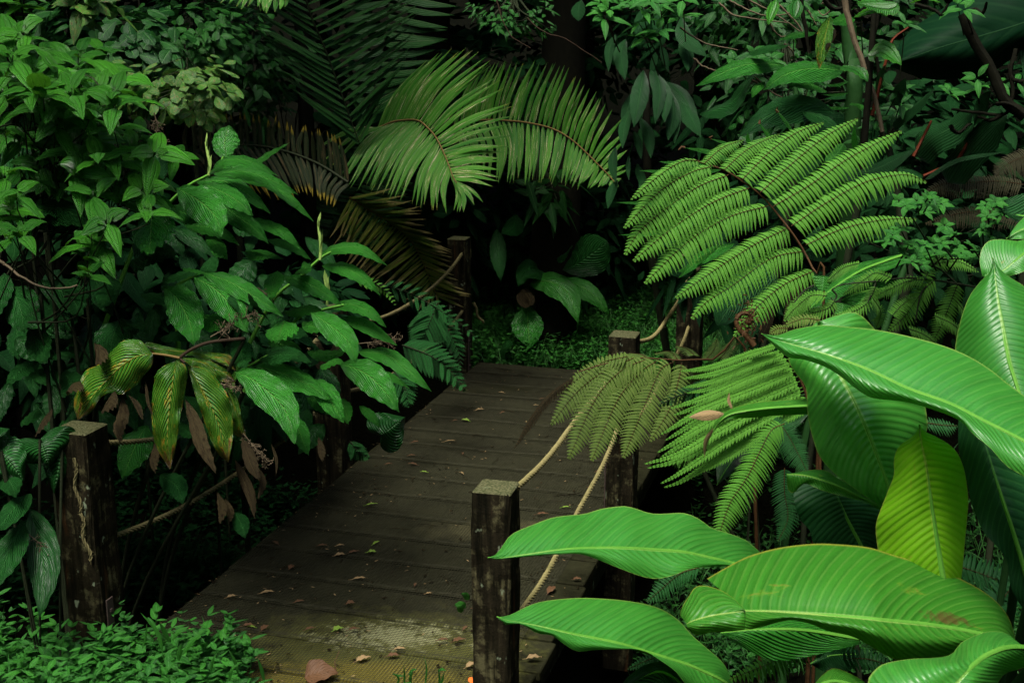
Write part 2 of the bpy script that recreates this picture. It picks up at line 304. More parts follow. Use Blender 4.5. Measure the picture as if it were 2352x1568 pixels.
# deck boards
g = NG('deck_wood'); P = g.pos(); rot = g.nd('ShaderNodeMapping'); g.lk(P, rot.inputs[0]); rot.inputs['Rotation'].default_value = (0, 0, math.radians(16.2)); R_ = rot.outputs[0]
st = g.noise(g.vmap(R_, (5, 90, 1)), 1, 5, .65); bl = g.noise(P, 3.2, 6, .7); fn = g.noise(P, 190, 2); bl2 = g.noise(P, 11, 5, .7)
c = g.mix(g.mr(st, .3, .75), (.0055, .006, .0032), (.019, .0195, .0095)); c = g.mix(g.mr(bl, .35, .75), c, (.036, .037, .018)); c = g.mix(g.math('MULTIPLY', g.mr(bl2, .55, .75), .6), c, (.012, .010, .008))
c = g.mix(g.mr(fn, .70, .78), c, (.12, .12, .07))
sx = g.nd('ShaderNodeSeparateXYZ'); g.lk(P, sx.inputs[0])
def patch(cx, cy, rx, ry):
    dx = g.math('DIVIDE', g.math('SUBTRACT', sx.outputs[0], cx), rx); dy = g.math('DIVIDE', g.math('SUBTRACT', sx.outputs[1], cy), ry)
    d = g.math('SQRT', g.math('ADD', g.math('MULTIPLY', dx, dx), g.math('MULTIPLY', dy, dy)))
    return g.math('ADD', d, g.math('MULTIPLY_ADD', bl2, 1.5, -.75))
c = g.mix(g.math('MULTIPLY', g.mr(patch(-.55, 4.85, .62, .38), .55, 1.1, 1, 0), .85), c, (.105, .11, .028))
c = g.mix(g.math('MULTIPLY', g.mr(patch(-.65, 4.62, .55, .16), .55, 1.1, 1, 0), .8), c, (.17, .14, .025))
c = g.mix(g.math('MULTIPLY', g.mr(g.math('ADD', patch(-.50, 4.98, .34, .15), g.math('MULTIPLY_ADD', g.noise(P, 22, 3), 2.2, -1.1)), .3, .9, 1, 0), .6), c, (.36, .37, .20))
c = g.mix(g.math('MULTIPLY', g.mr(patch(-.05, 6.1, .45, .15), .5, 1.1, 1, 0), .5), c, (.14, .13, .06))
g.out(g.pr(c, .6, g.bump(g.math('ADD', st, g.math('MULTIPLY', fn, .6)), .7, .006), 0))
g = NG('wire'); P = g.pos(); n = g.noise(P, 40, 3); g.out(g.pr(g.mix(n, (.010, .010, .0065), (.062, .062, .038)), .7, None, 0, 0))
g = NG('rope'); P = g.pos(); n = g.noise(P, 30, 4); n2 = g.noise(P, 7, 3); g.out(g.pr(g.mix(g.mr(n2, .55, .75), g.mix(n, (.16, .14, .05), (.33, .29, .12)), (.16, .15, .05)), .85, g.bump(g.noise(P, 300, 2), .7, .003), .2))
g = NG('rope_mossy'); P = g.pos(); n = g.noise(P, 30, 4); g.out(g.pr(g.mix(n, (.085, .085, .03), (.24, .2, .09)), .9, g.bump(g.noise(P, 300, 2), .7, .003), .2))
g = NG('petal'); g.out(g.pr((.8, .16, .02), .5))
SHADE_TREES = [(-1.0, 13.5, 5.0, (4.5, 2.6, 3.4), 4200), (4.5, 13.5, 5.0, (4.0, 2.6, 3.4), 3800), (-6.0, 11.5, 4.5, (3.2, 3.2, 3.4), 3200), (7.2, 9.5, 4.5, (2.8, 3.6, 3.4), 3200),
  (-5.6, 6.0, 4.6, (2.6, 3.4, 3.4), 3200), (7.0, 4.2, 4.6, (2.8, 3.4, 3.4), 3000), (-6.5, .6, 4.5, (2.8, 3.2, 3.2), 2400), (7.5, -1.5, 4.5, (3, 3, 3.2), 2200), (0.3, 9.9, 6.6, (3.8, 2.1, 1.2), 3600), (-3.0, 8.0, 6.2, (2.2, 2.2, 1.2), 2400), (3.8, 8.4, 6.3, (2.2, 2.0, 1.1), 2000)]
# ---------------- ground ----------------
DIR = np.array([.279, .960, 0]); PER = np.array([.960, -.279, 0]); ORI = np.array([-.857, 4.565, 0])
def B(s, q, z=0): return ORI+DIR*s+PER*q+Z3*z
def sm(a, b, x): x = np.clip((x-a)/(b-a), 0, 1); return x*x*(3-2*x)
def H(x, y):
    x = np.asarray(x, float); y = np.asarray(y, float)
    s = (x-ORI[0])*DIR[0]+(y-ORI[1])*DIR[1]; q = (x-ORI[0])*PER[0]+(y-ORI[1])*PER[1]
    gul = sm(.1, .7, s)*(1-sm(4.0, 4.75, s)); far = sm(1.2, 3.5, np.abs(q))
    z = -.06-gul*(.95-.45*far)
    z = z+.95*(1-sm(.5, 4.2, y))*sm(-1.0, 1.5, x+1.2)+.12*sm(5.2, 8, s)
    z = z+.05*np.sin(x*3.1+y*1.7)*np.sin(y*2.3-x)*sm(.3, 1.2, np.abs(q)+np.maximum(0, s-4.8)*.4)
    r = np.hypot(x, y-5); z = z+.16*np.maximum(0, y-11.5)+.8*np.maximum(0, r-16)*sm(16, 20, r)*np.where(r > 60, 0, 1)+np.where(r > 60, 35.2, 0)  # outer rim raised all round, added to block low sky light
    return z
gx = np.concatenate([np.linspace(-300, -12, 22), np.linspace(-11.5, 11.5, 150), np.linspace(12, 300, 22)])
gy = np.concatenate([np.linspace(-300, -3, 22), np.linspace(-2.8, 17, 150), np.linspace(17.5, 300, 22)])
GX, GY = np.meshgrid(gx, gy); mb = MB(); mb.grid(np.stack([GX, GY, H(GX, GY)], -1))
tag(mb.build('ground', 'soil'), kind='structure')
# ---------------- footbridge ----------------
S0, S1, QL, QR = -.75, 4.78, -.755, .89
br = thing('footbridge', 'dark wet timber footbridge with wire mesh stapled over its cross boards', 'footbridge', B(2, 0))
np_ = 20; pw = (S1-S0)/np_
for i in range(np_):
    s = S0+pw*(i+.5); mb = MB(); tw = rng.normal(0, .003, 2); e0, e1 = rng.uniform(-.012, .012, 2)
    c = B(s, (QL+QR)/2+(e0+e1)/2, -.02+tw[0]); mb.box(c, PER*((QR-QL)/2+(e1-e0)/2)+Z3*tw[1], DIR*(pw/2-.011), Z3*.02, .004)
    mb.build('plank', 'deck_wood', br, smooth=False)
mb = MB()
for q in (QL+.10, .08, QR-.10): mb.box(B((S0+S1)/2, q, -.14), PER*.045, DIR*((S1-S0)/2-.02), Z3*.098, .005)
mb.build('beam', 'post_wood', br, smooth=False)
# wire mesh lying on the boards, folded down a little at each joint
mb = MB(); QW0, QW1 = QL+.02, QR-.13
def wz(s, q):
    f = ((s-S0) % pw)/pw; d = np.minimum(f, 1-f)*pw
    return .0035+.0025*np.sin(q*9+s*4)*np.sin(s*7)+.006*np.exp(-(d/.018)**2)+.0016
def wire(s, q, r):
    P = B(0, 0)+np.outer(s, DIR)+np.outer(q, PER); P[:, 2] = wz(s, q); n = len(s)
    d = nrm(np.gradient(P, axis=0)); sd = nrm(np.cross(d, Z3))
    G = np.stack([P-sd*r, P+Z3*r*1.4, P+sd*r], 1); mb.grid(G)
sp = .0145
for k, q in enumerate(np.arange(QW0, QW1, sp)):
    ss = np.sort(np.concatenate([S0+pw*np.arange(1, np_), S0+pw*(np.arange(0, np_)+.5), S0+pw*np.arange(1, np_)-.014, S0+pw*np.arange(1, np_)+.014])); ss = ss[ss < S1-.02]
    wire(ss, q+.004*np.sin(ss*3+.4), .0011)
for k, s in enumerate(np.arange(S0+.02, S1-.02, sp)):
    qq = np.linspace(QW0, QW1, 12); wire(s+.003*np.sin(qq*6), qq, .0011)
for i in range(1, np_):           # doubled overlapping mesh strip at each joint
    s = S0+pw*i; qq = np.linspace(QW0, QR-.03 if i % 3 == 0 else QW1, 150)
    for o in (-.006, .007): wire(s+o+.0035*np.sin(qq*75+o*400), qq, .0008)
mb.build('wire_mesh', 'wire', br, smooth=False)
# ---------------- posts ----------------
posts = {}
def post(key, s, q, top, foot, label, w=.078, lean=(0, 0), bracket=None, scar=True):
    c0 = B(s, q, foot); c1 = B(s, q, top)+PER*lean[0]+DIR*lean[1]
    t = thing('bridge_post', label, 'post', B(s, q, foot), 'timber rope posts of the footbridge')
    mb = MB(); n = 22; th = np.linspace(0, 2*math.pi, 17)[:-1]
    rings = []
    for k in range(n+1):
        f = k/n; c = c0+(c1-c0)*f; ww = w+.0008*math.sin(f*9+s)+.0005*math.sin(f*37)
        b = .007; a = ww-b if k < n else ww-b
        if k == n: ww -= 0
        cor = []
        for (sx_, sy_) in ((1, -1), (1, 1), (-1, 1), (-1, -1)):
            for ang in (-40, 0, 40):
                an = math.radians(math.degrees(math.atan2(sy_, sx_))+ang); rr = b*(1+.5*rng.uniform(-1, 1))
                cor.append(c+PER*(sx_*a+rr*math.cos(an)*1.2)+DIR*(sy_*a+rr*math.sin(an)*1.2))
        rings.append(cor+[cor[0]])
    top_in = [c1+Z3*.004+(np.array(p)-c1)*.92 for p in rings[-1]]; rings.append(top_in); rings.append([c1+Z3*.004+(np.array(p)-c1)*.02 for p in rings[-2]])
    mb.grid(np.array(rings)); body = mb.build('post_body', 'post_wood', t, smooth=False)
    if bracket:
        mb = MB(); sd, sl = bracket; c = B(s, q, .10)+PER*(sd*(w+.006))+DIR*sl; mb.box(c, PER*.003, DIR*.022, Z3*.15, .001)
        for zz in (-.09, .1): mb.box(c+Z3*zz+PER*sd*.005, PER*.004, DIR*.007, Z3*.007, .002)
        mb.build('steel_strap', 'metal', t, smooth=False)
    posts[key] = (s, q); return t
ROW = lambda p: ((p[0]-ORI[0])*DIR[0]+(p[1]-ORI[1])*DIR[1])
post('L1', .07, -.865, .93, -.6, 'mossy square timber post at the near left corner of the footbridge', .080, (-.035, 0), (1, -.06))
post('L2', 2.40, -.865, .93, -.9, 'shaded timber post hidden in broad leaves halfway along the left side of the bridge')
post('L3', 4.68, -.855, .94, -.5, 'weathered timber post at the far left corner of the bridge, under the dying palm frond', .068, (-.01, 0), (1, -.04))
post('R1', -.07, .855, .915, -.6, 'lichen stained timber post in front on the right, with big leaf tips crossing it', .067, (0, 0))
post('R2', 2.19, .853, .93, -.9, 'timber post with a reddish worn top halfway along the right side', .069, (0, 0), (-1, -.05))
post('R3', 4.45, .853, .93, -.5, 'dark timber post at the far right corner, its top hidden by the bright tree fern', .08)
# ---------------- ropes ----------------
def rope_path(pts, sags, step=.006):
    P = []
    for (a, b), sg in zip(zip(pts[:-1], pts[1:]), sags):
        n = max(3, int(np.linalg.norm(b-a)/step)); f = np.linspace(0, 1, n, endpoint=False)[:, None]
        q = a+(b-a)*f; q[:, 2] -= sg*4*(f*(1-f))[:, 0]; q[:, 0] += .008*np.sin(f[:, 0]*9); P.append(q)
    P.append(pts[-1][None]); return np.concatenate(P)
def rope(label, pts, sags, mat='rope', R=.0097, group='ropes strung between the bridge posts', tail=None):
    P = rope_path([np.asarray(p) for p in pts], sags); L = np.r_[0, np.cumsum(np.linalg.norm(np.diff(P, axis=0), axis=1))]
    T = nrm(np.gradient(P, axis=0)); A = nrm(np.cross(T, Z3)); Bn = np.cross(T, A); mb = MB()
    for k in range(3):
        ph = L*2*math.pi/.085+k*2.094; jit = 1+.06*np.sin(L*31+k)
        Q = P+A*(np.cos(ph)*R*.66*jit)[:, None]+Bn*(np.sin(ph)*R*.66*jit)[:, None]
        mb.tube(Q, R*.56, 6)
    # frayed fibres
    n = int(L[-1]*120); ix = rng.integers(0, len(P)-1, n); D = nrm(rng.normal(0, 1, (n, 3))); N = nrm(rng.normal(0, 1, (n, 3)))
    scatter(mb, P[ix]+D*R*.8, D+T[ix]*rng.normal(0, 1, (n, 1)), N, rng.uniform(.006, .02, n), .0012, .5, nv=2)
    o = mb.build('rope', mat, None, origin=P[0]); return tag(o, label, 'rope', group)
ps = lambda k, z, dq=0, ds=0: B(posts[k][0]+ds, posts[k][1]+dq, z)
rope('upper mossy rope along the left side of the bridge, from the near mossy post', [ps('L1', .85, -.03, .07), ps('L2', .84, 0, 0), ps('L3', .84, .03, -.07)], [.20, .16], 'rope_mossy', .0102)
rope('lower slack rope on the left side, leaving the near mossy post at half height', [ps('L1', .44, .0, .07), ps('L2', .42), ps('L3', .42, .03, -.07)], [.10, .13], 'rope_mossy', .0102)
rope('upper pale rope on the right, tied to the top of the lichen stained post', [ps('R1', .905, .06, .03), ps('R2', .83, 0, -.08)], [.04])
rope('lower pale rope on the right, passing behind the large pointed leaf beside the front post', [ps('R1', .40, .05, .07), ps('R2', .45, -.02, -.07)], [.07])
rope('upper pale rope rising from the middle right post under the tree fern', [ps('R2', .88, .05, .07), ps('R3', .85, 0, -.08)], [.12])
rope('lower pale rope end on the far right span, in front of the far corner post', [ps('R2', .44, .03, .08), ps('R3', .47, 0, -.08)], [.07])
rope('thin rope tail hanging off the back of the far left post', [ps('L3', .46, .08, .05), ps('L3', .30, .13, .12)], [.02], 'rope_mossy', .008)
# knotted rope stubs set into the faces of posts
for key, z, lab in (('R2', .80, 'short rope knot on the face of the middle right post'), ('L1', .62, 'mossy rope tail hanging down the face of the near left post')):
    s, q = posts[key]; base = B(s, q, z)-DIR*.09
    pts = [base+Z3*.03, base+np.array([.012, -.012, -.0]), base+Z3*-.05] if key == 'R2' else [base+Z3*.22+PER*.0-DIR*.003, base+Z3*.0-DIR*.006+PER*.01, base-Z3*.2-DIR*.003+PER*.035]
    rope(lab, pts, [0, 0], 'rope_mossy' if key == 'L1' else 'rope', .006 if key == 'L1' else .009, 'rope ends on the posts')
# ---------------- things lying on the deck ----------------
ordw = ['first', 'second', 'third', 'fourth', 'fifth', 'sixth', 'seventh', 'eighth', 'ninth', 'tenth', 'eleventh', 'twelfth', 'thirteenth', 'fourteenth', 'fifteenth', 'sixteenth', 'seventeenth', 'eighteenth', 'nineteenth', 'twentieth']
def gp(x, y, z=0):
    d = FW+(x-1176)/FP*RT+(784-y)/FP*UP; return CAM+d*((z-CAM[2])/d[2])
for nm, c1, c2 in (('litter_brown', (.10, .05, .022), (.16, .08, .035)), ('litter_tan', (.30, .20, .09), (.42, .30, .14)), ('litter_green', (.16, .30, .03), (.26, .38, .06))):
    leafmat(nm, c1, c2, tuple(q*1.3 for q in c1), N=8, K=.5, rough=.55, bump=.5, trans=.1)
used_l = {}
def litter(x, y, L, ang, colr, wr=.4, curl=.05, word='leaf'):
    L *= .8
    p = gp(x, y, .012); s = (p-ORI)@DIR; q = (p-ORI)@PER; k = max(1, 20-int((s-S0)/pw))
    side = 'left' if q < -.3 else 'right' if q > .35 else 'middle'
    lab = f'small {colr} fallen {word} lying on the {ordw[k-1]} board from the far end, {side} part'
    a = math.radians(ang); D = np.array([math.cos(a), math.sin(a), .08]); mb = MB()
    scatter(mb, p[None], D[None], np.array([[.05, -.03, 1]]), L, L*wr, .5, 'lance', 8, 2, droop=curl*.3, fold=-.5, arch=curl, wave=.1)
    st = MB; mb.tube(np.array([p-D*L*.22, p+D*L*.02]), [.0012, .0015], 4)
    o = mb.build('fallen_leaf', 'litter_'+{'brown': 'brown', 'tan': 'tan', 'green': 'green'}[colr], None, origin=p)
    tag(o, lab, 'leaf', 'fallen leaves on the bridge')
for a in [(1092, 942, .075, 10, 'tan'), (1078, 967, .07, 160, 'green', .6), (1040, 966, .04, 20, 'brown'), (1150, 948, .045, 30, 'brown'), (1158, 902, .05, 170, 'tan'), (1240, 916, .04, 10, 'brown'), (1235, 930, .04, 200, 'tan'),
          (1020, 1014, .09, 5, 'tan', .2), (945, 1016, .06, 10, 'brown'), (938, 1046, .05, 0, 'brown'), (1062, 1043, .04, 80, 'brown'), (981, 1084, .05, 180, 'green'), (1056, 1084, .06, -60, 'tan', .3), (958, 1067, .07, 170, 'brown'), (885, 1066, .05, 10, 'brown'),
          (840, 1160, .08, 15, 'green', .25), (843, 1268, .06, 0, 'green', .6), (856, 1250, .06, 50, 'green', .35), (800, 1270, .07, 20, 'brown'), (952, 1345, .04, 80, 'brown'), (808, 1330, .09, 5, 'tan', .25), (772, 1253, .05, 10, 'tan'), (1232, 1181, .08, 0, 'brown', .35),
          (1290, 1165, .06, 0, 'green', .3), (1220, 1235, .07, 0, 'brown'), (1258, 1362, .09, 60, 'brown', .5), (1208, 1512, .08, 5, 'tan', .5), (977, 1548 - 185, .04, 10, 'tan'), (600, 1447, .06, 60, 'brown', .6), (586, 1440, .05, 170, 'green'), (675, 1383, .06, 15, 'brown'), (556, 1437, .07, 0, 'brown', .45),
          (598, 1362, .08, 10, 'tan', .35), (520, 1372, .06, 20, 'tan', .45), (664, 1306, .05, 60, 'brown', .8), (700, 1446, .06, 20, 'brown'), (795, 1386, .05, 10, 'brown', .8), (768, 1276, .07, 10, 'tan', .5), (730, 1253, .06, 0, 'brown'), (640, 1250, .06, 140, 'brown'),
          (1040, 1473, .07, 20, 'brown', .5), (1005, 1470, .06, 5, 'brown'), (800, 1446, .06, 10, 'brown'), (1063, 1446, .05, 60, 'brown'), (1084, 1396, .05, 0, 'brown'), (765, 1448, .06, 30, 'green', .7), (905, 1490, .06, 0, 'tan', .4), (888, 1507, .07, 5, 'brown', .5), (1070, 1532, .07, 40, 'tan', .5), (818, 1518, .08, 30, 'tan', .5), (1316, 1330, .05, 0, 'brown', .6), (1368, 1083, .05, 0, 'brown', .6), (1450, 1070, .04, 0, 'brown', .6), (1350, 1118, .05, 0, 'brown'), (1265, 1390, .08, 0, 'brown')]:
    litter(*a)
p = gp(735, 1555, .02); mb = MB(); scatter(mb, p[None]-[.06, .0, 0], np.array([[1, .15, .12]]), np.array([[-.1, -.5, 1]]), .13, .11, .5, 'ovate', 10, 3, droop=.05, fold=-.35, arch=.12, wave=.05); mb.tube(np.array([p+[.06, .02, .02], p+[.05, .06, .035], p+[.06, .12, .05]]), [.002, .0015], 5)
tag(mb.build('fallen_leaf', 'litter_brown', None, origin=p), 'largest fallen leaf, rounded and reddish brown, at the bottom edge on the bridge', 'leaf', 'fallen leaves on the bridge')
p = gp(1090, 1562, .05); mb = MB()
for a in range(5): scatter(mb, p[None], np.array([[math.cos(a*1.25), math.sin(a*1.25), .5]]), np.array([[0, 0, 1.]]), .03, .028, .5, 'round', 5, 2, droop=.3)
tag(mb.build('fallen_flower', 'petal', None, origin=p), 'orange flower petals peeping over the bottom edge by the front post', 'flower')
# twigs and crumbs: uncountable
mb = MB(); n = 1100; s = S0+(S1-S0)*rng.uniform(0, 1, n)**1.7; q = rng.uniform(QL, QR, n); k = rng.random(n) < .6
q = np.where(k, rng.choice([QL+.1, QL+.3, .0, QR-.2], n)+rng.normal(0, .15, n), q); q = np.clip(q, QL+.02, QR-.02)
P = ORI+np.outer(s, DIR)+np.outer(q, PER)+Z3*.011; a = rng.uniform(0, 6.28, n)
scatter(mb, P, np.stack([np.cos(a), np.sin(a), rng.uniform(0, .15, n)], 1), np.tile(Z3, (n, 1))+rng.normal(0, .2, (n, 3)), rng.uniform(.008, .032, n), rng.uniform(.005, .014, n), rng.random(n), 'lance', 3, 1, .1)
for i in range(70):
    p = ORI+DIR*rng.uniform(S0, S1)+PER*rng.uniform(QL+.05, QR-.05)+Z3*.012; a = rng.uniform(0, 6.28); L = rng.uniform(.04, .16); d = np.array([math.cos(a), math.sin(a), 0]); e = np.array([-d[1], d[0], 0])
    mb.tube(np.array([p, p+d*L*.5+e*rng.normal(0, .015)+Z3*.004, p+d*L]), rng.uniform(.0008, .002), 4)
m2 = MB(); k = rng.random(n) < .3; scatter(m2, P[k]+rng.normal(0, .02, (k.sum(), 3))*[1, 1, 0], np.stack([np.cos(a[:n] if hasattr(a, '__len__') else rng.uniform(0, 6.28, n))[k]*0+rng.normal(0, 1, k.sum()), rng.normal(0, 1, k.sum()), rng.uniform(0, .2, k.sum())], 1), np.tile(Z3, (k.sum(), 1)), rng.uniform(.006, .024, k.sum()), rng.uniform(.004, .009, k.sum()), rng.random(k.sum()), 'lance', 3, 1, .1)
tag(m2.build('pale_litter', 'litter_tan'), 'pale chips, petals and leaf scraps strewn over the boards', 'litter', kind='stuff')
tag(mb.build('leaf_litter', 'dead'), 'scattered crumbs of bark, seeds and twigs over the boards', 'litter', kind='stuff')
# ================= foreground broad leaf plants (right) =================
X = 2082.7; Y9 = 1242
def pt(name, label, cat, k, xy, t, group=None):
    p = W(*cc(k, [xy])[0], t); g = p.copy(); g[2] = H(p[0], p[1]); return thing(name, label, cat, g, group)
GC = 'large broad leaved plants at the right front'
def stalk(par, a, b, r0=.012, r1=.007, mat='stem_mid', mid=None, name='leaf_stalk'):
    a = np.asarray(a, float); b = np.asarray(b, float); m = (a+b)/2+np.array([0, 0, .05]) if mid is None else mid
    mb = MB(); mb.tube(catmull([a, m, b], 14), [r0, r1], 8); return mb.build(name, mat, par)
def bigleaf(par, mat, k, mid, l, r, t, label=None, stk=True, mrad=.0055, **kw):
    mb = MB(); c = traced(mb, k, mid, l, r, t, **kw)
    o = mb.build('leaf', mat, par); o['_o'] = list(par.location)
    if label: o['label'] = label
    m2 = MB(); m2.tube(c+nrm(np.cross(np.gradient(c, axis=0), np.array([1, .2, .1])))*0-FW*-.0035, [mrad*.25, mrad*.8, mrad], 6); m2.build('midrib', 'stem_green', o, origin=par.location)
    if stk: stalk(par, c[-1], np.array(par.location)+rng.normal(0, .03, 3)*[1, 1, 0])
    return c
pA = pt('broadleaf_plant', 'large plant low on the right, its pale leaf tips reaching across the front post', 'plant', 9, (900, 1500), 3.0, GC)
bigleaf(pA, 'canna', 8, [(905,800),(1000,800),(1150,780),(1400,748),(1700,742),(1950,755),(2107,768),(2233,795),(2403,835),(2650,900)],
  [(905,800),(960,775),(1010,705),(1060,650),(1200,590),(1320,550),(1500,530),(1600,500),(1740,483),(1800,495),(1920,530),(2083,525),(2143,535),(2213,570),(2273,615),(2383,650),(2483,690),(2533,730),(2578,770),(2680,890)],
  [(905,800),(960,810),(1080,800),(1250,785),(1450,775),(1550,800),(1700,860),(1850,915),(1950,928),(2050,905),(2133,870),(2233,858),(2363,850),(2503,870),(2650,905)],
  [2.75, 2.9, 3.1], 'pale green leaf whose tip crosses the middle of the front post', dl=[0, .16, .16, .1], dr=[0, -.02, -.05, 0], bulge=.02, wave=.008, seed=1)
bigleaf(pA, 'canna', 8, [(960,1162),(1020,1180),(1200,1215),(1400,1262),(1700,1325),(1900,1385),(2107,1450),(2183,1480),(2323,1545),(2420,1610)],
  [(960,1162),(1040,1150),(1150,1095),(1250,1065),(1420,1047),(1560,1047),(1750,1062),(1900,1090),(2000,1130),(2083,1190),(2153,1270),(2233,1340),(2303,1400),(2353,1450),(2393,1530),(2425,1600)],
  [(960,1162),(990,1190),(1020,1210),(1100,1205),(1170,1240),(1220,1265),(1300,1275),(1360,1320),(1450,1372),(1550,1365),(1700,1358),(1850,1365),(1950,1420),(2050,1490),(2107,1560),(2200,1660),(2400,1640)],
  [2.65, 2.75, 2.9], 'pale green leaf below the other, its tip at the foot of the front post', dl=[0, .15, .15, .08], dr=[0, -.03, -.05, 0], bulge=.02, wave=.008, seed=2)
# old leaf with a torn tip
c = bigleaf(pA, 'canna_bruised', 9, [(400,1124),(560,1130),(700,1140),(1000,1162),(1300,1190),(1500,1210),(1700,1240),(1820,1265),(1990,1300)],
  [(165,928),(280,860),(420,790),(600,740),(800,715),(950,716),(1150,735),(1300,780),(1500,840),(1700,920),(1850,1000),(1950,1080),(2020,1180),(2055,1300)],
  [(400,1239),(450,1235),(560,1205),(680,1182),(800,1205),(900,1245),(1050,1280),(1150,1330),(1250,1390),(1340,1425),(1480,1430),(1640,1400),(1800,1350),(1990,1320)],
  [2.35, 2.3, 2.45], 'broad old leaf with a torn notch near its tip and a brown bruise', dl=[.20, .26, .3, .2], dr=[0, .0, .02, 0], bulge=.06, wave=.006, seed=3, n=60, m=7, v0=.16)
lf_old = [o for o in pA.children if o.get('label', '').startswith('broad old')][0]
mb = MB(); traced(mb, 9, [(40,1205),(80,1185),(150,1165),(250,1145),(395,1125)], [(0,1150),(10,1110),(50,1040),(110,972),(230,990),(330,1050),(396,1120)],
  [(45,1235),(100,1272),(200,1255),(320,1250),(400,1239)], [2.38, 2.35], dl=[.05, .12, 0], dr=[.0, .0], bulge=.02, wave=.004, n=26, v1=.16); mb.build('torn_lobe', 'canna_old', lf_old, origin=pA.location)
bigleaf(pA, 'canna', 9, [(1450,1900),(1600,1690),(1700,1568),(1800,1460),(1900,1390),(2040,1350),(2250,1370)],
  [(1380,1850),(1190,1700),(1150,1560),(1200,1480),(1260,1445),(1400,1420),(1640,1400),(1720,1320),(1820,1270),(1900,1250),(2000,1262),(2107,1340),(2250,1350)],
  [(1550,1900),(1750,1760),(1900,1640),(1960,1545),(2000,1505),(2107,1470),(2250,1400)], [2.05, 2.1, 2.3], 'arched leaf at the bottom right corner', dl=[0, .08, .15], dr=[0, .1, .1], bulge=.04, seed=4, tint=.65)
bigleaf(pA, 'canna_old', 9, [(800,1600),(960,1560),(1200,1640)], [(800,1600),(860,1530),(930,1478),(1000,1490),(1110,1545),(1200,1620)], [(800,1600),(950,1680),(1200,1660)], [2.2, 2.3], 'leaf tip poking up at the bottom edge', dl=.08, seed=5, stk=False, n=20)
bigleaf(pA, 'ginger', 9, [(250,1262),(480,1242),(760,1247),(1100,1300)], [(250,1262),(400,1200),(600,1120),(1100,1200)], [(250,1262),(330,1315),(480,1398),(600,1430),(760,1410),(1100,1330)], [2.75, 2.8], 'leaf half hidden under the old torn leaf', dl=.1, seed=6, n=26, stk=False)
bigleaf(pA, 'canna_dark', 9, [(800,1450),(920,1400),(1090,1390)], [(800,1450),(880,1360),(1000,1320),(1090,1370)], [(800,1450),(900,1500),(1040,1490),(1090,1400)], 3.0, seed=7, n=18, stk=False)
bigleaf(pA, 'ginger_dark', 8, [(1690,1640),(1800,1560),(1960,1500),(2120,1590)], [(1690,1640),(1760,1530),(1870,1455),(1960,1435),(2040,1460),(2120,1560)], [(1690,1640),(1900,1640),(2120,1620)], 2.95, seed=8, n=20, stk=False)
pB = pt('broadleaf_plant', 'tall large leaved plant at the right edge, its longest leaf sweeping over the fern', 'plant', 9, (1900, 1200), 3.3, GC)
bigleaf(pB, 'canna', 6, [(500,672),(620,715),(740,752),(900,800),(1150,890),(1400,1010),(1650,1100),(1850,1200),(2107,1330),(2350,1470)],
  [(500,672),(600,680),(700,645),(850,620),(1000,627),(1250,655),(1550,725),(1750,800),(1900,890),(2000,970),(2107,1050),(2350,1230)],
  [(500,672),(560,730),(660,815),(760,830),(900,880),(1000,945),(1080,1010),(1180,1065),(1350,1085),(1500,1120),(1700,1195),(1800,1290),(1900,1370),(2000,1480),(2107,1545),(2350,1700)],
  [2.7, 2.5, 2.35], 'longest bright leaf, its pointed tip aimed left', dl=[0, .16, .2, .2], dr=[0, -.03, -.05, 0], bulge=.03, wave=.008, seed=9, n=60, m=7)
bigleaf(pB, 'canna', 6, [(840,600),(900,760),(975,920),(1040,1040),(1110,1180),(1180,1350),(1250,1530),(1320,1700),(1400,1850)],
  [(840,600),(735,690),(665,820),(700,900),(770,1000),(780,1150),(810,1300),(860,1430),(950,1530),(1000,1568),(1130,1662),(1230,1727),(1400,1850)],
  [(840,600),(960,560),(1080,543),(1190,640),(1350,850),(1470,1000),(1515,1200),(1505,1290),(1450,1450),(1370,1640),(1400,1850)],
  [2.9, 2.8, 2.8], 'wide leaf standing behind the longest one, with pale yellow patches', dl=[0, .1, .05], dr=[0, .15, .2, .1], bulge=.03, wave=.01, seed=10, n=50, m=6, tint=.9)
bigleaf(pB, 'canna', 6, [(1918,205),(1945,450),(1980,650),(2020,850),(2065,990),(2110,1150),(2160,1400)],
  [(1918,205),(1900,290),(1850,340),(1780,430),(1740,520),(1710,620),(1690,720),(1685,800),(1710,950),(1850,1150),(2160,1400)],
  [(1918,205),(1940,250),(2000,310),(2060,350),(2107,380),(2250,500),(2330,680),(2340,900),(2300,1150),(2160,1400)],
  [3.0, 2.9, 2.8], 'upright leaf with a short drawn out tip at the right edge', dl=[0, .12, .15], dr=[0, .1, .1], bulge=.03, seed=11, tint=.2)
bigleaf(pB, 'canna', 6, [(1852,318),(1920,300),(1990,280),(2107,185),(2350,20)], [(1852,318),(1835,230),(1850,150),(1900,100),(2000,96),(2107,95),(2350,-30)], [(1852,318),(1950,330),(2050,310),(2107,290),(2350,180)], [3.2, 3.2], dl=[0, .12], dr=[0, -.03], seed=12, n=26, tint=.8)
bigleaf(pB, 'canna', 6, [(2000,90),(2107,30),(2350,-40)], [(2000,90),(2107,-40),(2350,-180)], [(2000,92),(2107,90),(2350,60)], [3.4, 3.4], dl=[0, .12], seed=13, n=20, stk=False)
bigleaf(pB, 'ginger_dark', 3, [(1935,1265),(2000,1300),(2107,1325),(2350,1340)], [(1935,1265),(2000,1220),(2107,1185),(2350,1150)], [(1935,1265),(2030,1342),(2107,1380),(2350,1450)], [3.6, 3.6], dl=[0, .1], seed=14, n=20, stk=False)
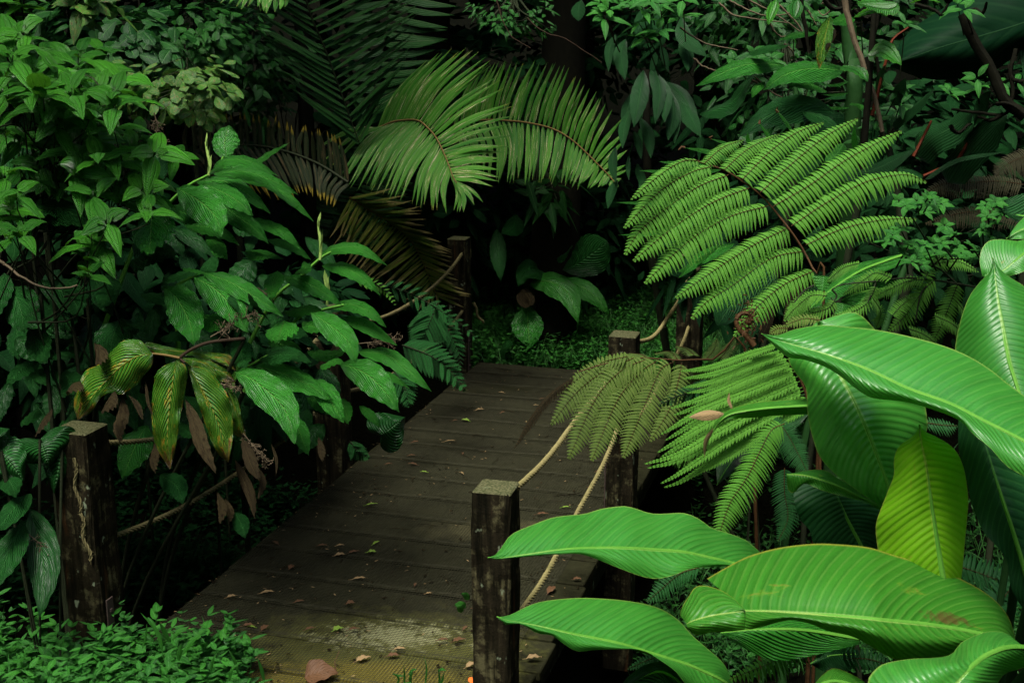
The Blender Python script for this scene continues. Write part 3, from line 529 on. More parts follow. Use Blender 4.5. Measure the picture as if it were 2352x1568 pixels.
bigleaf(pB, 'canna_dark', 9, [(1780,-150),(1850,50),(1930,300),(2030,600),(2120,900),(2200,1250)],
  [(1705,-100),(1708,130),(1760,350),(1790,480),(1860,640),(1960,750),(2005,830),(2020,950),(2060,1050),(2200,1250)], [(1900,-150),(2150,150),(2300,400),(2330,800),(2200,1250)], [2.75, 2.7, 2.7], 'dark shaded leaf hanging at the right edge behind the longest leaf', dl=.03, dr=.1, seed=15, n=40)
bigleaf(pB, 'canna_lime', 9, [(1470,-12),(1480,100),(1500,200),(1525,350),(1545,500),(1575,700),(1605,875),(1640,1080)],
  [(1470,-12),(1452,22),(1420,60),(1340,120),(1310,200),(1310,290),(1270,400),(1215,540),(1198,620),(1210,740),(1230,850),(1320,980),(1640,1080)],
  [(1470,-12),(1492,22),(1560,55),(1640,100),(1700,160),(1740,260),(1760,380),(1765,480),(1745,700),(1725,915),(1700,1000),(1640,1080)],
  [2.55, 2.6, 2.6], 'upright yellow green leaf with rusty freckles at its tip', dl=.05, dr=.07, bulge=.02, seed=16, mrad=.007)
bigleaf(pB, 'canna_dark', 9, [(940,340),(960,410),(1010,530),(1060,630),(1110,725),(1180,880)], [(760,330),(700,390),(705,480),(740,570),(800,640),(825,720),(1000,860),(1180,880)], [(1000,340),(1180,420),(1225,490),(1220,740),(1180,880)], [3.1, 3.1], 'dark blue green leaf in the shade under the wide leaf', dl=.05, dr=.08, seed=17, n=30)
bigleaf(pB, 'canna_old', 9, [(655,290),(780,300),(960,360),(1100,430),(1240,500)], [(655,290),(700,280),(830,260),(900,270),(960,310),(1050,355),(1130,420),(1240,495)], [(652,300),(665,390),(705,398),(760,345),(850,380),(960,415),(1080,445),(1240,505)], [2.95, 2.95], dl=.05, dr=.0, seed=18, n=26, tint=.1, stk=False)
bigleaf(pB, 'canna_old', 6, [(205,1265),(240,1215),(310,1165),(450,1140),(600,1125),(900,1110)], [(200,1250),(240,1180),(320,1130),(450,1095),(600,1080),(900,1060)], [(207,1270),(240,1225),(300,1195),(450,1185),(600,1172),(900,1160)], [2.9, 2.9], 'narrow folded leaf with a yellow brown curled tip lying over the ferns', dl=.06, dr=.02, seed=19, n=30, stk=False)
mb = MB(); imgleaf(mb, 6, [(270,1160),(170,1165),(55,1182)], 2.9, 2.85, 70, 'lance', .7, .6); imgleaf(mb, 6, [(320,1130),(300,1080),(302,1030)], 2.9, 2.9, 22, 'lance', .7, .6); imgleaf(mb, 6, [(205,1250),(160,1330),(150,1430)], 2.9, 2.95, 30, 'lance', .7, .6)
mb.build('curled_tip', 'litter_tan', [o for o in pB.children if o.get('label', '').startswith('narrow folded')][0], origin=pB.location)
pC = pt('broadleaf_plant', 'bluish green broad leaves rising between the bright ferns right of the bridge', 'plant', 6, (500, 1500), 3.9, GC)
bigleaf(pC, 'ginger_dark', 6, [(226,1600),(300,1480),(420,1330),(560,1230),(800,1130)], [(226,1600),(228,1450),(300,1370),(400,1290),(530,1190),(800,1080)], [(226,1600),(310,1530),(400,1440),(550,1340),(700,1260),(800,1150)], [3.9, 4.0], 'hanging bluish leaf between the fern fronds', dl=.1, seed=20, n=26, tint=.9)
bigleaf(pC, 'ginger', 6, [(800,515),(930,400),(1100,290),(1250,230),(1400,180)], [(800,505),(900,380),(1050,260),(1200,215),(1400,175)], [(800,520),(900,500),(1000,440),(1150,340),(1400,230)], [4.1, 4.3], 'narrow pale leaf lying on a slant behind the wiry fern', dl=.05, seed=21, n=26, tint=.9)
bigleaf(pC, 'ginger', 6, [(990,470),(1100,420),(1300,390)], [(990,465),(1080,360),(1300,330)], [(990,480),(1100,500),(1300,420)], [4.2, 4.3], dl=.05, seed=22, n=18, stk=False)
# ================= ferns =================
def pinna(mb, P, hl, n, upv, fold=.45, prof_pow=.5, tip=.62, gap=.66, tint=.5, lean=.35, base=.75, droop=.0, asym=1.0):
    """row of leaflets along both sides of the line P (3D)"""
    m = len(P); T = nrm(np.gradient(P, axis=0)); L = np.r_[0, np.cumsum(np.linalg.norm(np.diff(P, axis=0), axis=1))]
    s = np.linspace(.03, .985, n); idx = s*L[-1]
    Q = np.stack([np.interp(idx, L, P[:, k]) for k in range(3)], 1); TT = nrm(np.stack([np.interp(idx, L, T[:, k]) for k in range(3)], 1))
    upn = nrm(np.broadcast_to(upv, Q.shape)); Sd = nrm(np.cross(TT, upn)); N = nrm(np.cross(Sd, TT))
    ln = hl*np.where(s < tip, base+(1-base)*np.minimum(1, s/.25), np.clip(1-(s-tip)/(1-tip), 0, 1)**.8*1.0)+hl*.06
    wd = L[-1]/n*gap*1.25
    for sg in (-1, 1):
        k = asym if sg > 0 else 1
        D = nrm(Sd*sg+TT*lean-N*fold*.35+rng.normal(0, .035, Q.shape))
        scatter(mb, Q, D, N+Sd*sg*fold*.4+rng.normal(0, .05, Q.shape), ln*k*rng.uniform(.93, 1.05, n), wd*rng.uniform(.9, 1.08, n), np.clip(tint+rng.normal(0, .12, n), 0, 1), 'pinnule', 6, 1, droop=fold*.45+droop, fold=.35, arch=.05)
def pinna_img(mb, rb, k, pts, t0, t1, hlpx, n, face=.55, sag=0, seed=0, roll=0, **kw):
    xy = catmull(cc(k, pts), 36); s = np.linspace(0, 1, 36); t = t0+(t1-t0)*s-sag*np.sin(math.pi*s)
    A = CAM+t[:, None]*(FW+((xy[:, 0]-1176)/FP)[:, None]*RT+((784-xy[:, 1])/FP)[:, None]*UP)
    up = nrm(-FW*face+Z3*(1-face)+RT*roll)
    pinna(mb, A, hlpx*(.375 if k else 1)/FP*t0, n, up, **kw)
    rb.tube(A+up*.0004, [.0012, .0005], 4)
def frond_thing(name, label, loc, group=None): return thing(name, label, 'fern', loc, group)
GF = 'tree fern fronds right of the bridge'
def grd(p): return np.array([p[0], p[1], float(H(p[0], p[1]))])
# main frond
t = frond_thing('tree_fern_frond', 'largest bright green tree fern frond, fanned out above the far right rope', W(1890, 800, 4.1), GF)
fm = MB(); rb = MB(); t0 = 4.2
R = [[(150,1000),(260,905),(390,855)], [(270,1040),(420,910),(610,820)], [(380,1100),(560,920),(720,810),(880,750)], [(490,1180),(700,990),(900,830),(1090,725)],
     [(570,1265),(800,1130),(1000,990),(1200,880),(1360,800)], [(680,1385),(900,1240),(1150,1110),(1380,1070),(1515,1115)], [(770,1500),(1000,1400),(1250,1345),(1450,1340)]]
for i, q in enumerate(R): pinna_img(fm, rb, 3, q, t0-.05*i/6, t0+.25-.02*i, [60, 78, 92, 104, 110, 108, 98][i], [20, 25, 28, 32, 36, 35, 28][i], .62, fold=.75, lean=.22, roll=.0, tint=.55)
Lp = [(3, [(120,985),(30,985),(-80,1040),(-220,1150),(-300,1220)], 44), (3, [(190,1020),(60,1060),(-120,1170),(-343,1395)], 66), (3, [(300,1070),(100,1150),(-100,1290),(-250,1420),(-338,1560)], 78), (3, [(430,1150),(200,1240),(-50,1400),(-288,1598)], 80),
      (3, [(545,1260),(300,1330),(50,1480),(-218,1737)], 82), (6, [(670,20),(450,130),(200,290),(-28,452)], 80), (6, [(765,165),(560,210),(330,370),(160,480),(70,580)], 78), (6, [(825,285),(640,370),(470,510),(330,685)], 70), (6, [(900,420),(760,470),(640,590)], 56)]
for i, (k, q, h) in enumerate(Lp): pinna_img(fm, rb, k, q, t0, t0-.25+.02*i, h*1.3, [22, 30, 34, 35, 37, 36, 34, 28, 18][i], .62, fold=.75, lean=.22, tint=.6)
fo = fm.build('foliage', 'fern', t); rb.build('pinna_stalks', 'rachis_brown', fo, origin=t.location)
mb = MB(); P = catmull([W(*cc(3, [q])[0], d) for q, d in (((60,975), 4.3), ((160,1005), 4.25), ((280,1045), 4.2), ((380,1110), 4.2), ((490,1190), 4.2), ((560,1265), 4.2), ((620,1340), 4.18), ((690,1430), 4.16), ((760,1540), 4.15), ((830,1685), 4.12), ((880,1850), 4.1))]+[grd(W(1900, 850, 4.1))+Z3*.2], 60)
mb.tube(P, [.002, .004, .006, .009], 8); mb.build('rachis', 'rachis_brown', t)
# olive drooping frond
t = frond_thing('tree_fern_frond', 'drooping olive green frond with browned tips hanging over the pale rope and the boards', W(1700, 830, 4.3), GF)
fm = MB(); rb = MB(); t0 = 4.15
for i, (q, h, d1) in enumerate([([(1760,810),(1600,850),(1480,930),(1330,1040)], 62, 4.35), ([(1800,820),(1620,900),(1450,1030),(1290,1230)], 80, 4.3), ([(1870,830),(1720,900),(1560,1080),(1400,1440)], 88, 4.2), ([(1940,840),(1850,900),(1700,1080),(1540,1450)], 88, 4.15), ([(2030,850),(1960,900),(1850,1150),(1735,1430)], 86, 4.1), ([(2090,850),(2080,930),(2020,1130),(1900,1330)], 60, 4.1)]):
    pinna_img(fm, rb, 5, q, t0, d1, h*1.32, [22, 30, 36, 36, 34, 24][i], .6, fold=.5, lean=.3, tint=.5, gap=.66)
for q, h in (([(2200,860),(2160,960),(2120,1100),(2060,1260)], 84), ([(2300,860),(2260,960),(2200,1080)], 80), ([(2420,830),(2400,930),(2350,1010)], 70), ([(1650,860),(1560,900),(1480,990),(1420,1080)], 60), ([(1900,840),(1850,800),(1770,790)], 50), ([(2070,830),(2020,780),(1930,790)], 50), ([(2170,800),(2120,760),(2060,745)], 50), ([(2330,820),(2380,760),(2420,700)], 60), ([(2240,830),(2290,770),(2310,700)], 56)):
    pinna_img(fm, rb, 5, q, 4.2, 4.5, h, 16, .35, fold=.5, lean=.3, tint=.2)
fo = fm.build('foliage', 'fern_olive', t); rb.build('pinna_stalks', 'rachis_brown', fo, origin=t.location)
mb = MB(); pinna_img(mb, rb, 5, [(1470,920),(1300,1040),(1180,1190),(1070,1370)], 4.3, 4.35, 36, 30, .6, fold=.9, lean=.6); o = mb.build('dried_pinna', 'dead', t)
mb = MB(); mb.tube(catmull([W(*cc(5, [q])[0], 4.2) for q in ((1460,905),(1640,850),(1800,820),(1950,825),(2100,835),(2300,830),(2500,900))]+[grd(W(1800, 900, 4.2))], 40), [.002, .006, .009], 6); mb.build('rachis', 'rachis_brown', t)
# bright layered fern
t = frond_thing('tree_fern_frond', 'pale green finely cut frond layered below the olive one, left of the wide leaf', W(1790, 930, 3.6), GF)
fm = MB(); rb = MB()
for i, (q, h) in enumerate([([(600,740),(430,790),(200,870),(0,900)], 42), ([(650,790),(450,860),(200,960),(20,1000)], 46), ([(690,850),(450,930),(200,1040),(20,1100)], 46), ([(710,900),(450,1010),(150,1130),(-40,1260)], 46), ([(740,960),(500,1070),(200,1200),(-60,1370)], 48), ([(760,1020),(500,1130),(250,1260),(0,1400),(-140,1440)], 46),
                               ([(770,1080),(550,1180),(300,1320),(0,1520),(-40,1560)], 44), ([(780,1130),(560,1240),(330,1400),(120,1530)], 40), ([(620,700),(560,730),(500,790)], 44)]):
    if i > 1: q = q[:-1]+[(q[-1][0]-80, q[-1][1]+28)]
    if i < 7: pinna_img(fm, rb, 6, [(x+18+rng.normal(0,6), y+34+rng.normal(0,5)) for x, y in q], 3.68, 3.86, h, 40, .5, fold=.35, lean=.55, tint=.5, gap=.75)
    pinna_img(fm, rb, 6, q, 3.6, 3.75, h, 44 if i < 8 else 14, .5, fold=.35, lean=.55, tint=.75, gap=.75)
fo = fm.build('foliage', 'fern', t); rb.build('pinna_stalks', 'stem_green', fo, origin=t.location)
mb = MB(); mb.tube(catmull([W(*cc(6, [q])[0], 3.6) for q in ((600,690),(690,850),(760,1000),(790,1140),(860,1400))]+[grd(W(1900, 1200, 3.6))], 30), [.003, .007], 6); mb.build('rachis', 'rachis_brown', t)
# hanging fronds with single pinnate leaflets
def simple_frond(label, k, pts, t0, t1, hl, n, mat, rmat='rachis_brown', face=.6, group=GF, name='fern_frond', rr=.004, **kw):
    xy = cc(k, pts); a = W(*xy[0], t0); t = frond_thing(name, label, a, group); fm = MB(); rb = MB()
    pinna_img(fm, rb, k, pts, t0, t1, hl, n, face, **kw); fm.build('foliage', mat, t); rb.build('rachis', rmat, t); return t
simple_frond('arched frond hanging down over the tip of the large pointed leaf', 9, [(640,-20),(560,20),(490,150),(410,310),(300,480),(215,745)], 3.3, 3.2, 105, 46, 'fern', fold=.7, lean=.2, tint=.3)
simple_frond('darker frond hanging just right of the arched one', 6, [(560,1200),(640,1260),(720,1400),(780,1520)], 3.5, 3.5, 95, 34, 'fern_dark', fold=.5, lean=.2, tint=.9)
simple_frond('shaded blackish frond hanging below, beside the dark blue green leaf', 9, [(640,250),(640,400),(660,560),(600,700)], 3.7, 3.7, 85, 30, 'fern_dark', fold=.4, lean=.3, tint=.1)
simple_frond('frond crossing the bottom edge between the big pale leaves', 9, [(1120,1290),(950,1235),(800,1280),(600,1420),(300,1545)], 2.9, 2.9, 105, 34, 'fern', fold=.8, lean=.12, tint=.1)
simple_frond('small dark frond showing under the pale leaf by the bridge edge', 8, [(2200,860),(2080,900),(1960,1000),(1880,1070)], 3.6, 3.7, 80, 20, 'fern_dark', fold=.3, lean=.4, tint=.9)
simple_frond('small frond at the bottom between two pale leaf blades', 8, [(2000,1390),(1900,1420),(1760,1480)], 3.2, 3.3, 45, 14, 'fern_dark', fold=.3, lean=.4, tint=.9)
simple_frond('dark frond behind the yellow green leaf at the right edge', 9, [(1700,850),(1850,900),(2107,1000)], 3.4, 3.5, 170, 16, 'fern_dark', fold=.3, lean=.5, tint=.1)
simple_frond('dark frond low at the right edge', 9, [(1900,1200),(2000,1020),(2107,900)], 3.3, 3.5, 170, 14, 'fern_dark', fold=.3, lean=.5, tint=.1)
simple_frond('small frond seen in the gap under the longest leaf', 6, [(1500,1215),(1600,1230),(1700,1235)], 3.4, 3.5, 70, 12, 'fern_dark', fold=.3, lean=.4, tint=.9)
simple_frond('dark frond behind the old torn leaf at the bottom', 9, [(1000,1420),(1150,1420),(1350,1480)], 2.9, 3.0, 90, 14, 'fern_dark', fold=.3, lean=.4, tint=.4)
# wiry fern
t = frond_thing('wiry_fern', 'wiry fern with blackish stalks and curling fronds behind the longest bright leaf', W(2100, 700, 3.9), None)
fm = MB(); rb = MB()
for q, h in (([(1560,340),(1480,420),(1380,560),(1280,650)], 80), ([(1700,370),(1650,500),(1600,620),(1550,720)], 75), ([(1500,340),(1400,350),(1280,400),(1180,450)], 60), ([(1300,330),(1200,300),(1130,340),(1000,430)], 55), ([(1500,330),(1560,250),(1700,230),(1830,290)], 60), ([(1200,380),(1150,480),(1050,540),(930,560)], 55), ([(1560,560),(1680,620),(1780,720)], 60),
             ([(1180,450),(1230,540),(1200,640)], 60), ([(900,440),(800,440),(700,520),(640,590)], 70), ([(950,470),(900,520),(760,560),(650,620)], 60), ([(1100,240),(1000,270),(900,350)], 50), ([(1700,480),(1760,560),(1800,620)], 60), ([(1400,640),(1500,680),(1600,760)], 60), ([(1450,200),(1600,210),(1750,250)], 50), ([(1300,560),(1380,480),(1500,430)], 60)):
    pinna_img(fm, rb, 6, q, 3.9, 4.0, h, 22, .6, fold=.4, lean=.4, tint=.7)
fm.build('foliage', 'fern', t)
for q in ([(1810,385),(1600,350),(1400,330),(1200,350),(1000,370),(930,400)], [(1560,340),(1480,420),(1440,600)], [(1200,360),(1150,480)], [(820,375),(760,410),(700,480)], [(930,400),(960,440),(940,470),(925,450)], [(1700,370),(1580,270),(1450,250)]): rb.tube(catmull([W(*p, 3.92) for p in cc(6, q)], 24), [.0035, .002], 5)
rb.build('stalks', 'stem_dark', t)
# yellowish small frond + fiddlehead
simple_frond('small yellow green frond tip just above the longest leaf tip', 6, [(860,590),(760,580),(640,620)], 3.5, 3.5, 50, 12, 'fern_olive', fold=.3, lean=.4, tint=1)
simple_frond('yellow green frond edge curling beside the fiddlehead', 6, [(660,640),(600,640),(550,670)], 3.5, 3.5, 40, 10, 'fern_olive', fold=.3, lean=.4, tint=1)
a = W(*cc(6, [(455,740)])[0], 3.8); t = thing('fern_fiddlehead', 'curled brown fiddlehead of the tree fern under the large bright frond', 'fern', a)
mb = MB(); mb.tube(catmull([W(*p, 3.8) for p in cc(6, [(455,745),(410,690),(360,640),(345,590),(375,550),(420,550),(440,590),(420,610),(400,590)])], 50), [.009, .007, .005], 8); mb.build('stem', 'rachis_brown', t)
mb = MB(); n = 260; c = W(*cc(6, [(415,610)])[0], 3.8); P = c+rng.normal(0, 1, (n, 3))*[.018, .015, .03]; scatter(mb, P, rng.normal(0, 1, (n, 3)), rng.normal(0, 1, (n, 3)), .016, .004, .4, nv=3); mb.build('fuzz', 'rachis_brown', t)
# dull fronds at right back
for lab, q, h in (('dull brown green frond arching low at the right back, just behind the sprig', [(2107,1130),(1950,1110),(1750,1120),(1600,1130),(1480,1200)], 90), ('dull brownish frond at the right edge, upper one of the pair', [(2250,900),(2107,960),(2000,1010),(1930,1090)], 110), ('dull frond under the arching brown one', [(2150,1340),(1950,1310),(1750,1300),(1500,1370)], 85)):
    simple_frond(lab, 3, q, 5.2, 5.3, h, 44, 'fern_brown', fold=.6, lean=.2, tint=.6, group='dull fern fronds at the right back')
# leafy sprigs at right
def cluster(label, k, pts, t, leafpx, mat, nper=7, spread=1.0, name='leafy_sprig', cat='sprig', group=None, stemmat='stem_dark', kind='ovate', stems=None, fold=.3, wr=.5):
    a = W(*cc(k, [pts[0]])[0], t); th = thing(name, label, cat, a, group); mb = MB(); sb = MB(); root = W(*cc(k, [(stems[0], stems[1]) if stems else (np.mean([q[0] for q in pts]), np.max([q[1] for q in pts])+150)])[0], t+.35)
    for (x, y) in pts:
        p = W(*cc(k, [(x, y)])[0], t+rng.uniform(-.1, .1)); L = leafpx*.375/FP*t
        ang = rng.uniform(0, 6.28)+np.arange(nper)*2.4; el = rng.uniform(-.1, .7, nper)
        ax = nrm(np.array([rng.normal(0, .25), -.5+rng.normal(0, .25), 1])); e1 = nrm(np.cross(ax, [1, .1, 0])); e2 = np.cross(ax, e1)
        D = np.cos(el)[:, None]*(np.cos(ang)[:, None]*e1+np.sin(ang)[:, None]*e2)+np.sin(el)[:, None]*ax
        scatter(mb, p+D*L*.08, D, np.tile(ax, (nper, 1)), L*rng.uniform(.7, 1.1, nper), L*wr, np.clip(rng.normal(.55, .25, nper), 0, 1), kind, 7, 2, droop=.3*spread, fold=fold, arch=.05, wave=.04)
        sb.tube(catmull([p, p+(root-p)*.3+rng.normal(0, .03, 3)], 5), [.002, .003], 5)
    mb.build('foliage', mat, th); sb.build('stem', stemmat, th); return th
cluster('small leaved bright sprig in front of the dull fronds at the right', 3, [(1380,1260),(1450,1230),(1530,1240),(1600,1250),(1500,1290),(1350,1400),(1300,1440),(1250,1480),(1400,1500),(1500,1540),(1620,1380),(1660,1440),(1560,1480),(1340,1230),(1530,1200)], 3.8, 85, 'herb')
cluster('leafy sprig at the right edge above the upright leaf', 3, [(1870,1260),(1930,1240),(1880,1330),(1930,1370),(1850,1400),(1900,1440),(1990,1230),(1960,1300),(1780,1500),(1850,1540),(1700,1500),(2010,1480)], 3.7, 75, 'herb')
cluster('climbing sprig with heart shaped leaves behind the fern tips', 6, [(1380,180),(1440,150),(1500,200),(1420,230),(1500,130),(1560,180),(1650,170),(1720,180),(1780,210),(1600,120),(1480,250)], 3.75, 75, 'herb')
t = thing('heart_leaf_vine', 'vine with two heart shaped leaves right of the fern stalk', 'vine', W(*cc(6, [(880,330)])[0], 4))
mb = MB(); imgleaf(mb, 6, [(880,315),(875,360),(870,415)], 4, 4, 125, 'heart', .85, .1, tint=.8); mb.build('leaf', 'herb', t)
mb = MB(); imgleaf(mb, 6, [(1000,485),(990,530),(960,580)], 4, 4, 110, 'heart', .85, .1, tint=.8); mb.build('leaf', 'herb', t)
# ================= palms =================
def im3(k, pts, t): 
    q = cc(k, pts); t = interp(t, len(q)); return np.array([W(*p, tt) for p, tt in zip(q, t)])
def palm_img(name, label, k, rach, t, sides, wpx, mat, rmat='rachis_palm', group='palm fronds behind the bridge', rr=(.008, .003), bow=.12, depth_tip=.25, nv=12, face=.55, jit=.0):
    """sides: list of (list of (rachis fraction, tip x, tip y), count, bow sign)"""
    th = thing(name, label, 'palm frond', im3(k, rach[:1], t if not hasattr(t, '__len__') else t[0])[0], group)
    R = catmull(cc(k, rach), 80); ts = interp(t, 80); mb = MB()
    A3 = np.array([W(*p, q) for p, q in zip(R, ts)])
    for tips, n, bs in sides:
        tips = np.array(tips, float); o = np.argsort(tips[:, 0], kind='stable'); tips = tips[o]
        for f in np.linspace(tips[0, 0], tips[-1, 0], n):
            f = f+rng.normal(0, .3/n*(tips[-1, 0]-tips[0, 0])*.4)
            i = np.clip(f, 0, 1)*79; b = np.array([np.interp(i, range(80), R[:, 0]), np.interp(i, range(80), R[:, 1])]); tb = np.interp(i, range(80), ts)
            tip = np.array(cc(k, [(np.interp(f, tips[:, 0], tips[:, 1]), np.interp(f, tips[:, 0], tips[:, 2]))])[0])+rng.normal(0, 4+jit, 2)
            d = tip-b; L = np.linalg.norm(d); perp = np.array([-d[1], d[0]])/max(L, 1)
            if perp[1] > 0: perp = -perp
            tang = R[min(79, int(i)+2)]-R[max(0, int(i)-2)]; tang = tang/max(1e-6, np.linalg.norm(tang))
            c = b+d*.45+perp*L*bow*bs+tang*L*.06
            imgleaf(mb, 0, [tuple(b), tuple(c), tuple(tip)], tb, tb-depth_tip*L/400+rng.normal(0, .02), wpx*rng.uniform(.85, 1.1)*(.375 if k else 1), 'strap2', face, .7, .0, float(np.clip(rng.normal(.5, .22), 0, 1)), n=nv, m=1, seed=0)
    fo = mb.build('leaflets', mat, th); sb = MB(); sb.tube(A3+Z3*.004, list(rr), 7); sb.build('rachis', rmat, th); return th
_p = prof  # keep
def prof(kind, v):
    if kind == 'strap2': v = np.clip(v, 0, 1); return np.maximum(np.minimum(1, .45+v*4)*np.minimum(1, ((1-v)*2.3)**.8), .02)
    return _p(kind, v)
palm_img('palm_frond', 'nearest palm frond, arched down in the middle, with torn pale patches', 2, [(230,790),(330,750),(430,738),(490,748),(545,795),(590,850),(640,950),(672,1030),(692,1085),(715,1125)], [8.4, 8.0],
  [([(0,520,420),(.05,560,360),(.12,620,335),(.2,700,312),(.27,775,305),(.33,835,312),(.38,900,360),(.44,930,395),(.49,970,460),(.54,1010,542),(.58,1050,638),(.62,1060,692),(.66,1058,785),(.7,1048,868),(.75,1018,912),(.8,1005,965),(.84,992,1008),(.88,970,1080),(.92,958,1110),(.95,925,1155),(.97,882,1212),(1,830,1268)], 36, 1),
   ([(0,-150,900),(.06,-110,1010),(.12,-10,1100),(.18,40,1130),(.24,80,1162),(.3,165,1155),(.36,200,1175),(.42,250,1190),(.48,300,1222),(.54,345,1235),(.6,430,1250),(.66,490,1268),(.72,550,1260),(.78,590,1290),(.84,650,1300),(.9,700,1298),(.95,740,1290),(1,768,1302)], 36, 1)], 27, 'palm')
palm_img('palm_frond', 'second palm frond behind the nearest one, its lower leaflets hanging like a comb', 2, [(700,770),(860,740),(1060,745),(1200,765),(1320,800),(1420,860),(1500,930),(1570,1000),(1640,1070),(1690,1130)], [9.3, 8.8],
  [([(0,850,420),(.08,950,390),(.16,1010,372),(.22,1060,368),(.28,1150,360),(.34,1220,368),(.4,1300,370),(.45,1340,392),(.5,1390,415),(.55,1430,455),(.6,1485,490),(.65,1532,540),(.7,1590,593),(.75,1620,628),(.78,1650,660),(.82,1740,765),(.86,1750,830),(.89,1757,930),(.92,1755,1000),(.95,1748,1050),(.98,1725,1098),(1,1695,1135)], 38, .8),
   ([(0,740,1060),(.1,870,1060),(.2,960,1105),(.28,1010,1112),(.36,1080,1112),(.42,1150,1115),(.48,1200,1115),(.54,1250,1105),(.6,1300,1120),(.66,1350,1120),(.72,1400,1152),(.78,1440,1158),(.84,1490,1150),(.9,1560,1150),(.95,1620,1150),(1,1690,1145)], 38, .35)], 27, 'palm')
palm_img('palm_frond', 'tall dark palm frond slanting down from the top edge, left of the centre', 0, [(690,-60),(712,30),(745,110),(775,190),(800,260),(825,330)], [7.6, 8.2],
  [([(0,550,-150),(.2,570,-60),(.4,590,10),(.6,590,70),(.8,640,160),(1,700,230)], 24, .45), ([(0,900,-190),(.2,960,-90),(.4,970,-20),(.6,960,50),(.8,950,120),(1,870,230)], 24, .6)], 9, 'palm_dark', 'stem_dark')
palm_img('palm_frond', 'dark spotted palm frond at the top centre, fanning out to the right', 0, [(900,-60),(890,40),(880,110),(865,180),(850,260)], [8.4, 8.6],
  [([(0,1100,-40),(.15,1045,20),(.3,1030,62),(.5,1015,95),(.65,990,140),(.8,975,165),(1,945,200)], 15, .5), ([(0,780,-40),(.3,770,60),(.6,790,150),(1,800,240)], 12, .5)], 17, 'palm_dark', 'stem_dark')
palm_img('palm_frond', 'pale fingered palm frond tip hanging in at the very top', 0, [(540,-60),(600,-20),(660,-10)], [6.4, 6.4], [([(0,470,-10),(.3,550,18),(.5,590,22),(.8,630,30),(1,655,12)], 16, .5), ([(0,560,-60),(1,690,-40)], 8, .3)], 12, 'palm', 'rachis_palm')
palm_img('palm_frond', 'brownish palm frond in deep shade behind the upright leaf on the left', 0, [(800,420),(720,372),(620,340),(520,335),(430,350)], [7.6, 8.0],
  [([(0,760,475),(.2,735,455),(.4,700,440),(.6,655,460),(.8,590,440),(1,500,430)], 26, .6), ([(0,780,310),(.3,700,290),(.6,580,262),(.8,500,255),(1,430,275)], 26, .5)], 10, 'palm_brown_shaded', 'stem_dark')
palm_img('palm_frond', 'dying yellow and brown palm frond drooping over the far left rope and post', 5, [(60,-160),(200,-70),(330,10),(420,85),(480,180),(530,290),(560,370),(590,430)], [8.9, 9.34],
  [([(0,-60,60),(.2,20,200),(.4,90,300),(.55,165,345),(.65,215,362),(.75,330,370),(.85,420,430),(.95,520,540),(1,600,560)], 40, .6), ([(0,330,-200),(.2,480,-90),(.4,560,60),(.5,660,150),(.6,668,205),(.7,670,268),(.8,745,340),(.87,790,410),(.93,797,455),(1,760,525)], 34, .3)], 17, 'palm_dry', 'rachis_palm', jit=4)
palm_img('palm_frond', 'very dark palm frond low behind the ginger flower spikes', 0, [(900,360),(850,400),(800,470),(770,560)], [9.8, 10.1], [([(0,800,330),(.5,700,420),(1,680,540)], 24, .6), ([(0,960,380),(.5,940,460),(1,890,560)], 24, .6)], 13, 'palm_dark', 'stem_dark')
def trunk(name, label, pts, r, mat='bark', cat='tree'):
    P = np.array(pts, float); t = thing(name, label, cat, P[0]); mb = MB(); C = catmull(P, 40); k = 14
    T = nrm(np.gradient(C, axis=0)); A = nrm(np.cross(T, [0, 1, .1])); Bn = np.cross(T, A); th = np.linspace(0, 6.2832, k+1); rr = interp(r, 40)
    G = C[:, None]+((rr[:, None]*(1+.12*np.sin(th*3+C[:, 2:3]*2)+.05*np.sin(th*7+C[:, 2:3]*9)))[..., None])*(np.cos(th)[None, :, None]*A[:, None]+np.sin(th)[None, :, None]*Bn[:, None]); mb.grid(G); mb.build('trunk', mat, t); return t
g0 = lambda x, y: [x, y, float(H(x, y))-.1]
# ================= ginger plants (left) =================
def leafset(th, mat, k, items, t, dt=-.25, **kw):
    for it in items:
        pts, wp = it[:-1], it[-1]; kk = dict(kw); tt = t+rng.uniform(-.12, .12)
        if isinstance(wp, tuple): wp, ex = wp; kk.update(ex)
        tt = kk.pop('at', tt); nm = kk.pop('label', None); mt = kk.pop('mat', mat); d = kk.pop('dt', dt)
        kk.setdefault('tint', float(np.clip(rng.normal(.5, .25), 0, 1)))
        mb = MB(); imgleaf(mb, k, list(pts), tt, tt+d, wp, **kk); o = mb.build('leaf', mt, th)
        if nm: o['label'] = nm
def rootpt(p):
    s = (p-ORI)@DIR; q = (p-ORI)@PER
    if abs(q) < 1.35 and S0 < s < S1+.3: q = math.copysign(1.4, q) if abs(q) > .5 else -1.4; s += .45
    g_ = ORI+DIR*s+PER*q; return grd(g_)
def pstem(th, k, pts, t, r=(.011, .006), mat='stem_green'): 
    q = im3(k, pts, t); g_ = rootpt(q[0]); ml = MB(); ml.tube(catmull([g_, g_+(q[0]-g_)*.5+[-.12, .1, 0], q[0]], 12), [.009, r[0]], 7); ml.build('lower_stem', 'stem_dark', th)  # lower part given a dark colour in place of deep shade
    mb = MB(); mb.tube(catmull(q, 30), list(r), 7); mb.build('stem', mat, th)
GG = 'ginger plants along the left side of the bridge'
th = thing('ginger_plant', 'ginger stem highest on the left with long glossy ribbed leaves below its upright flower spike', 'plant', grd(im3(1, [(700,1700)], 5.6)[0]), GG)
pstem(th, 1, [(600,2100),(850,1450),(1000,1280),(1150,1140),(1280,1070),(1350,1000),(1370,960)], 5.5)
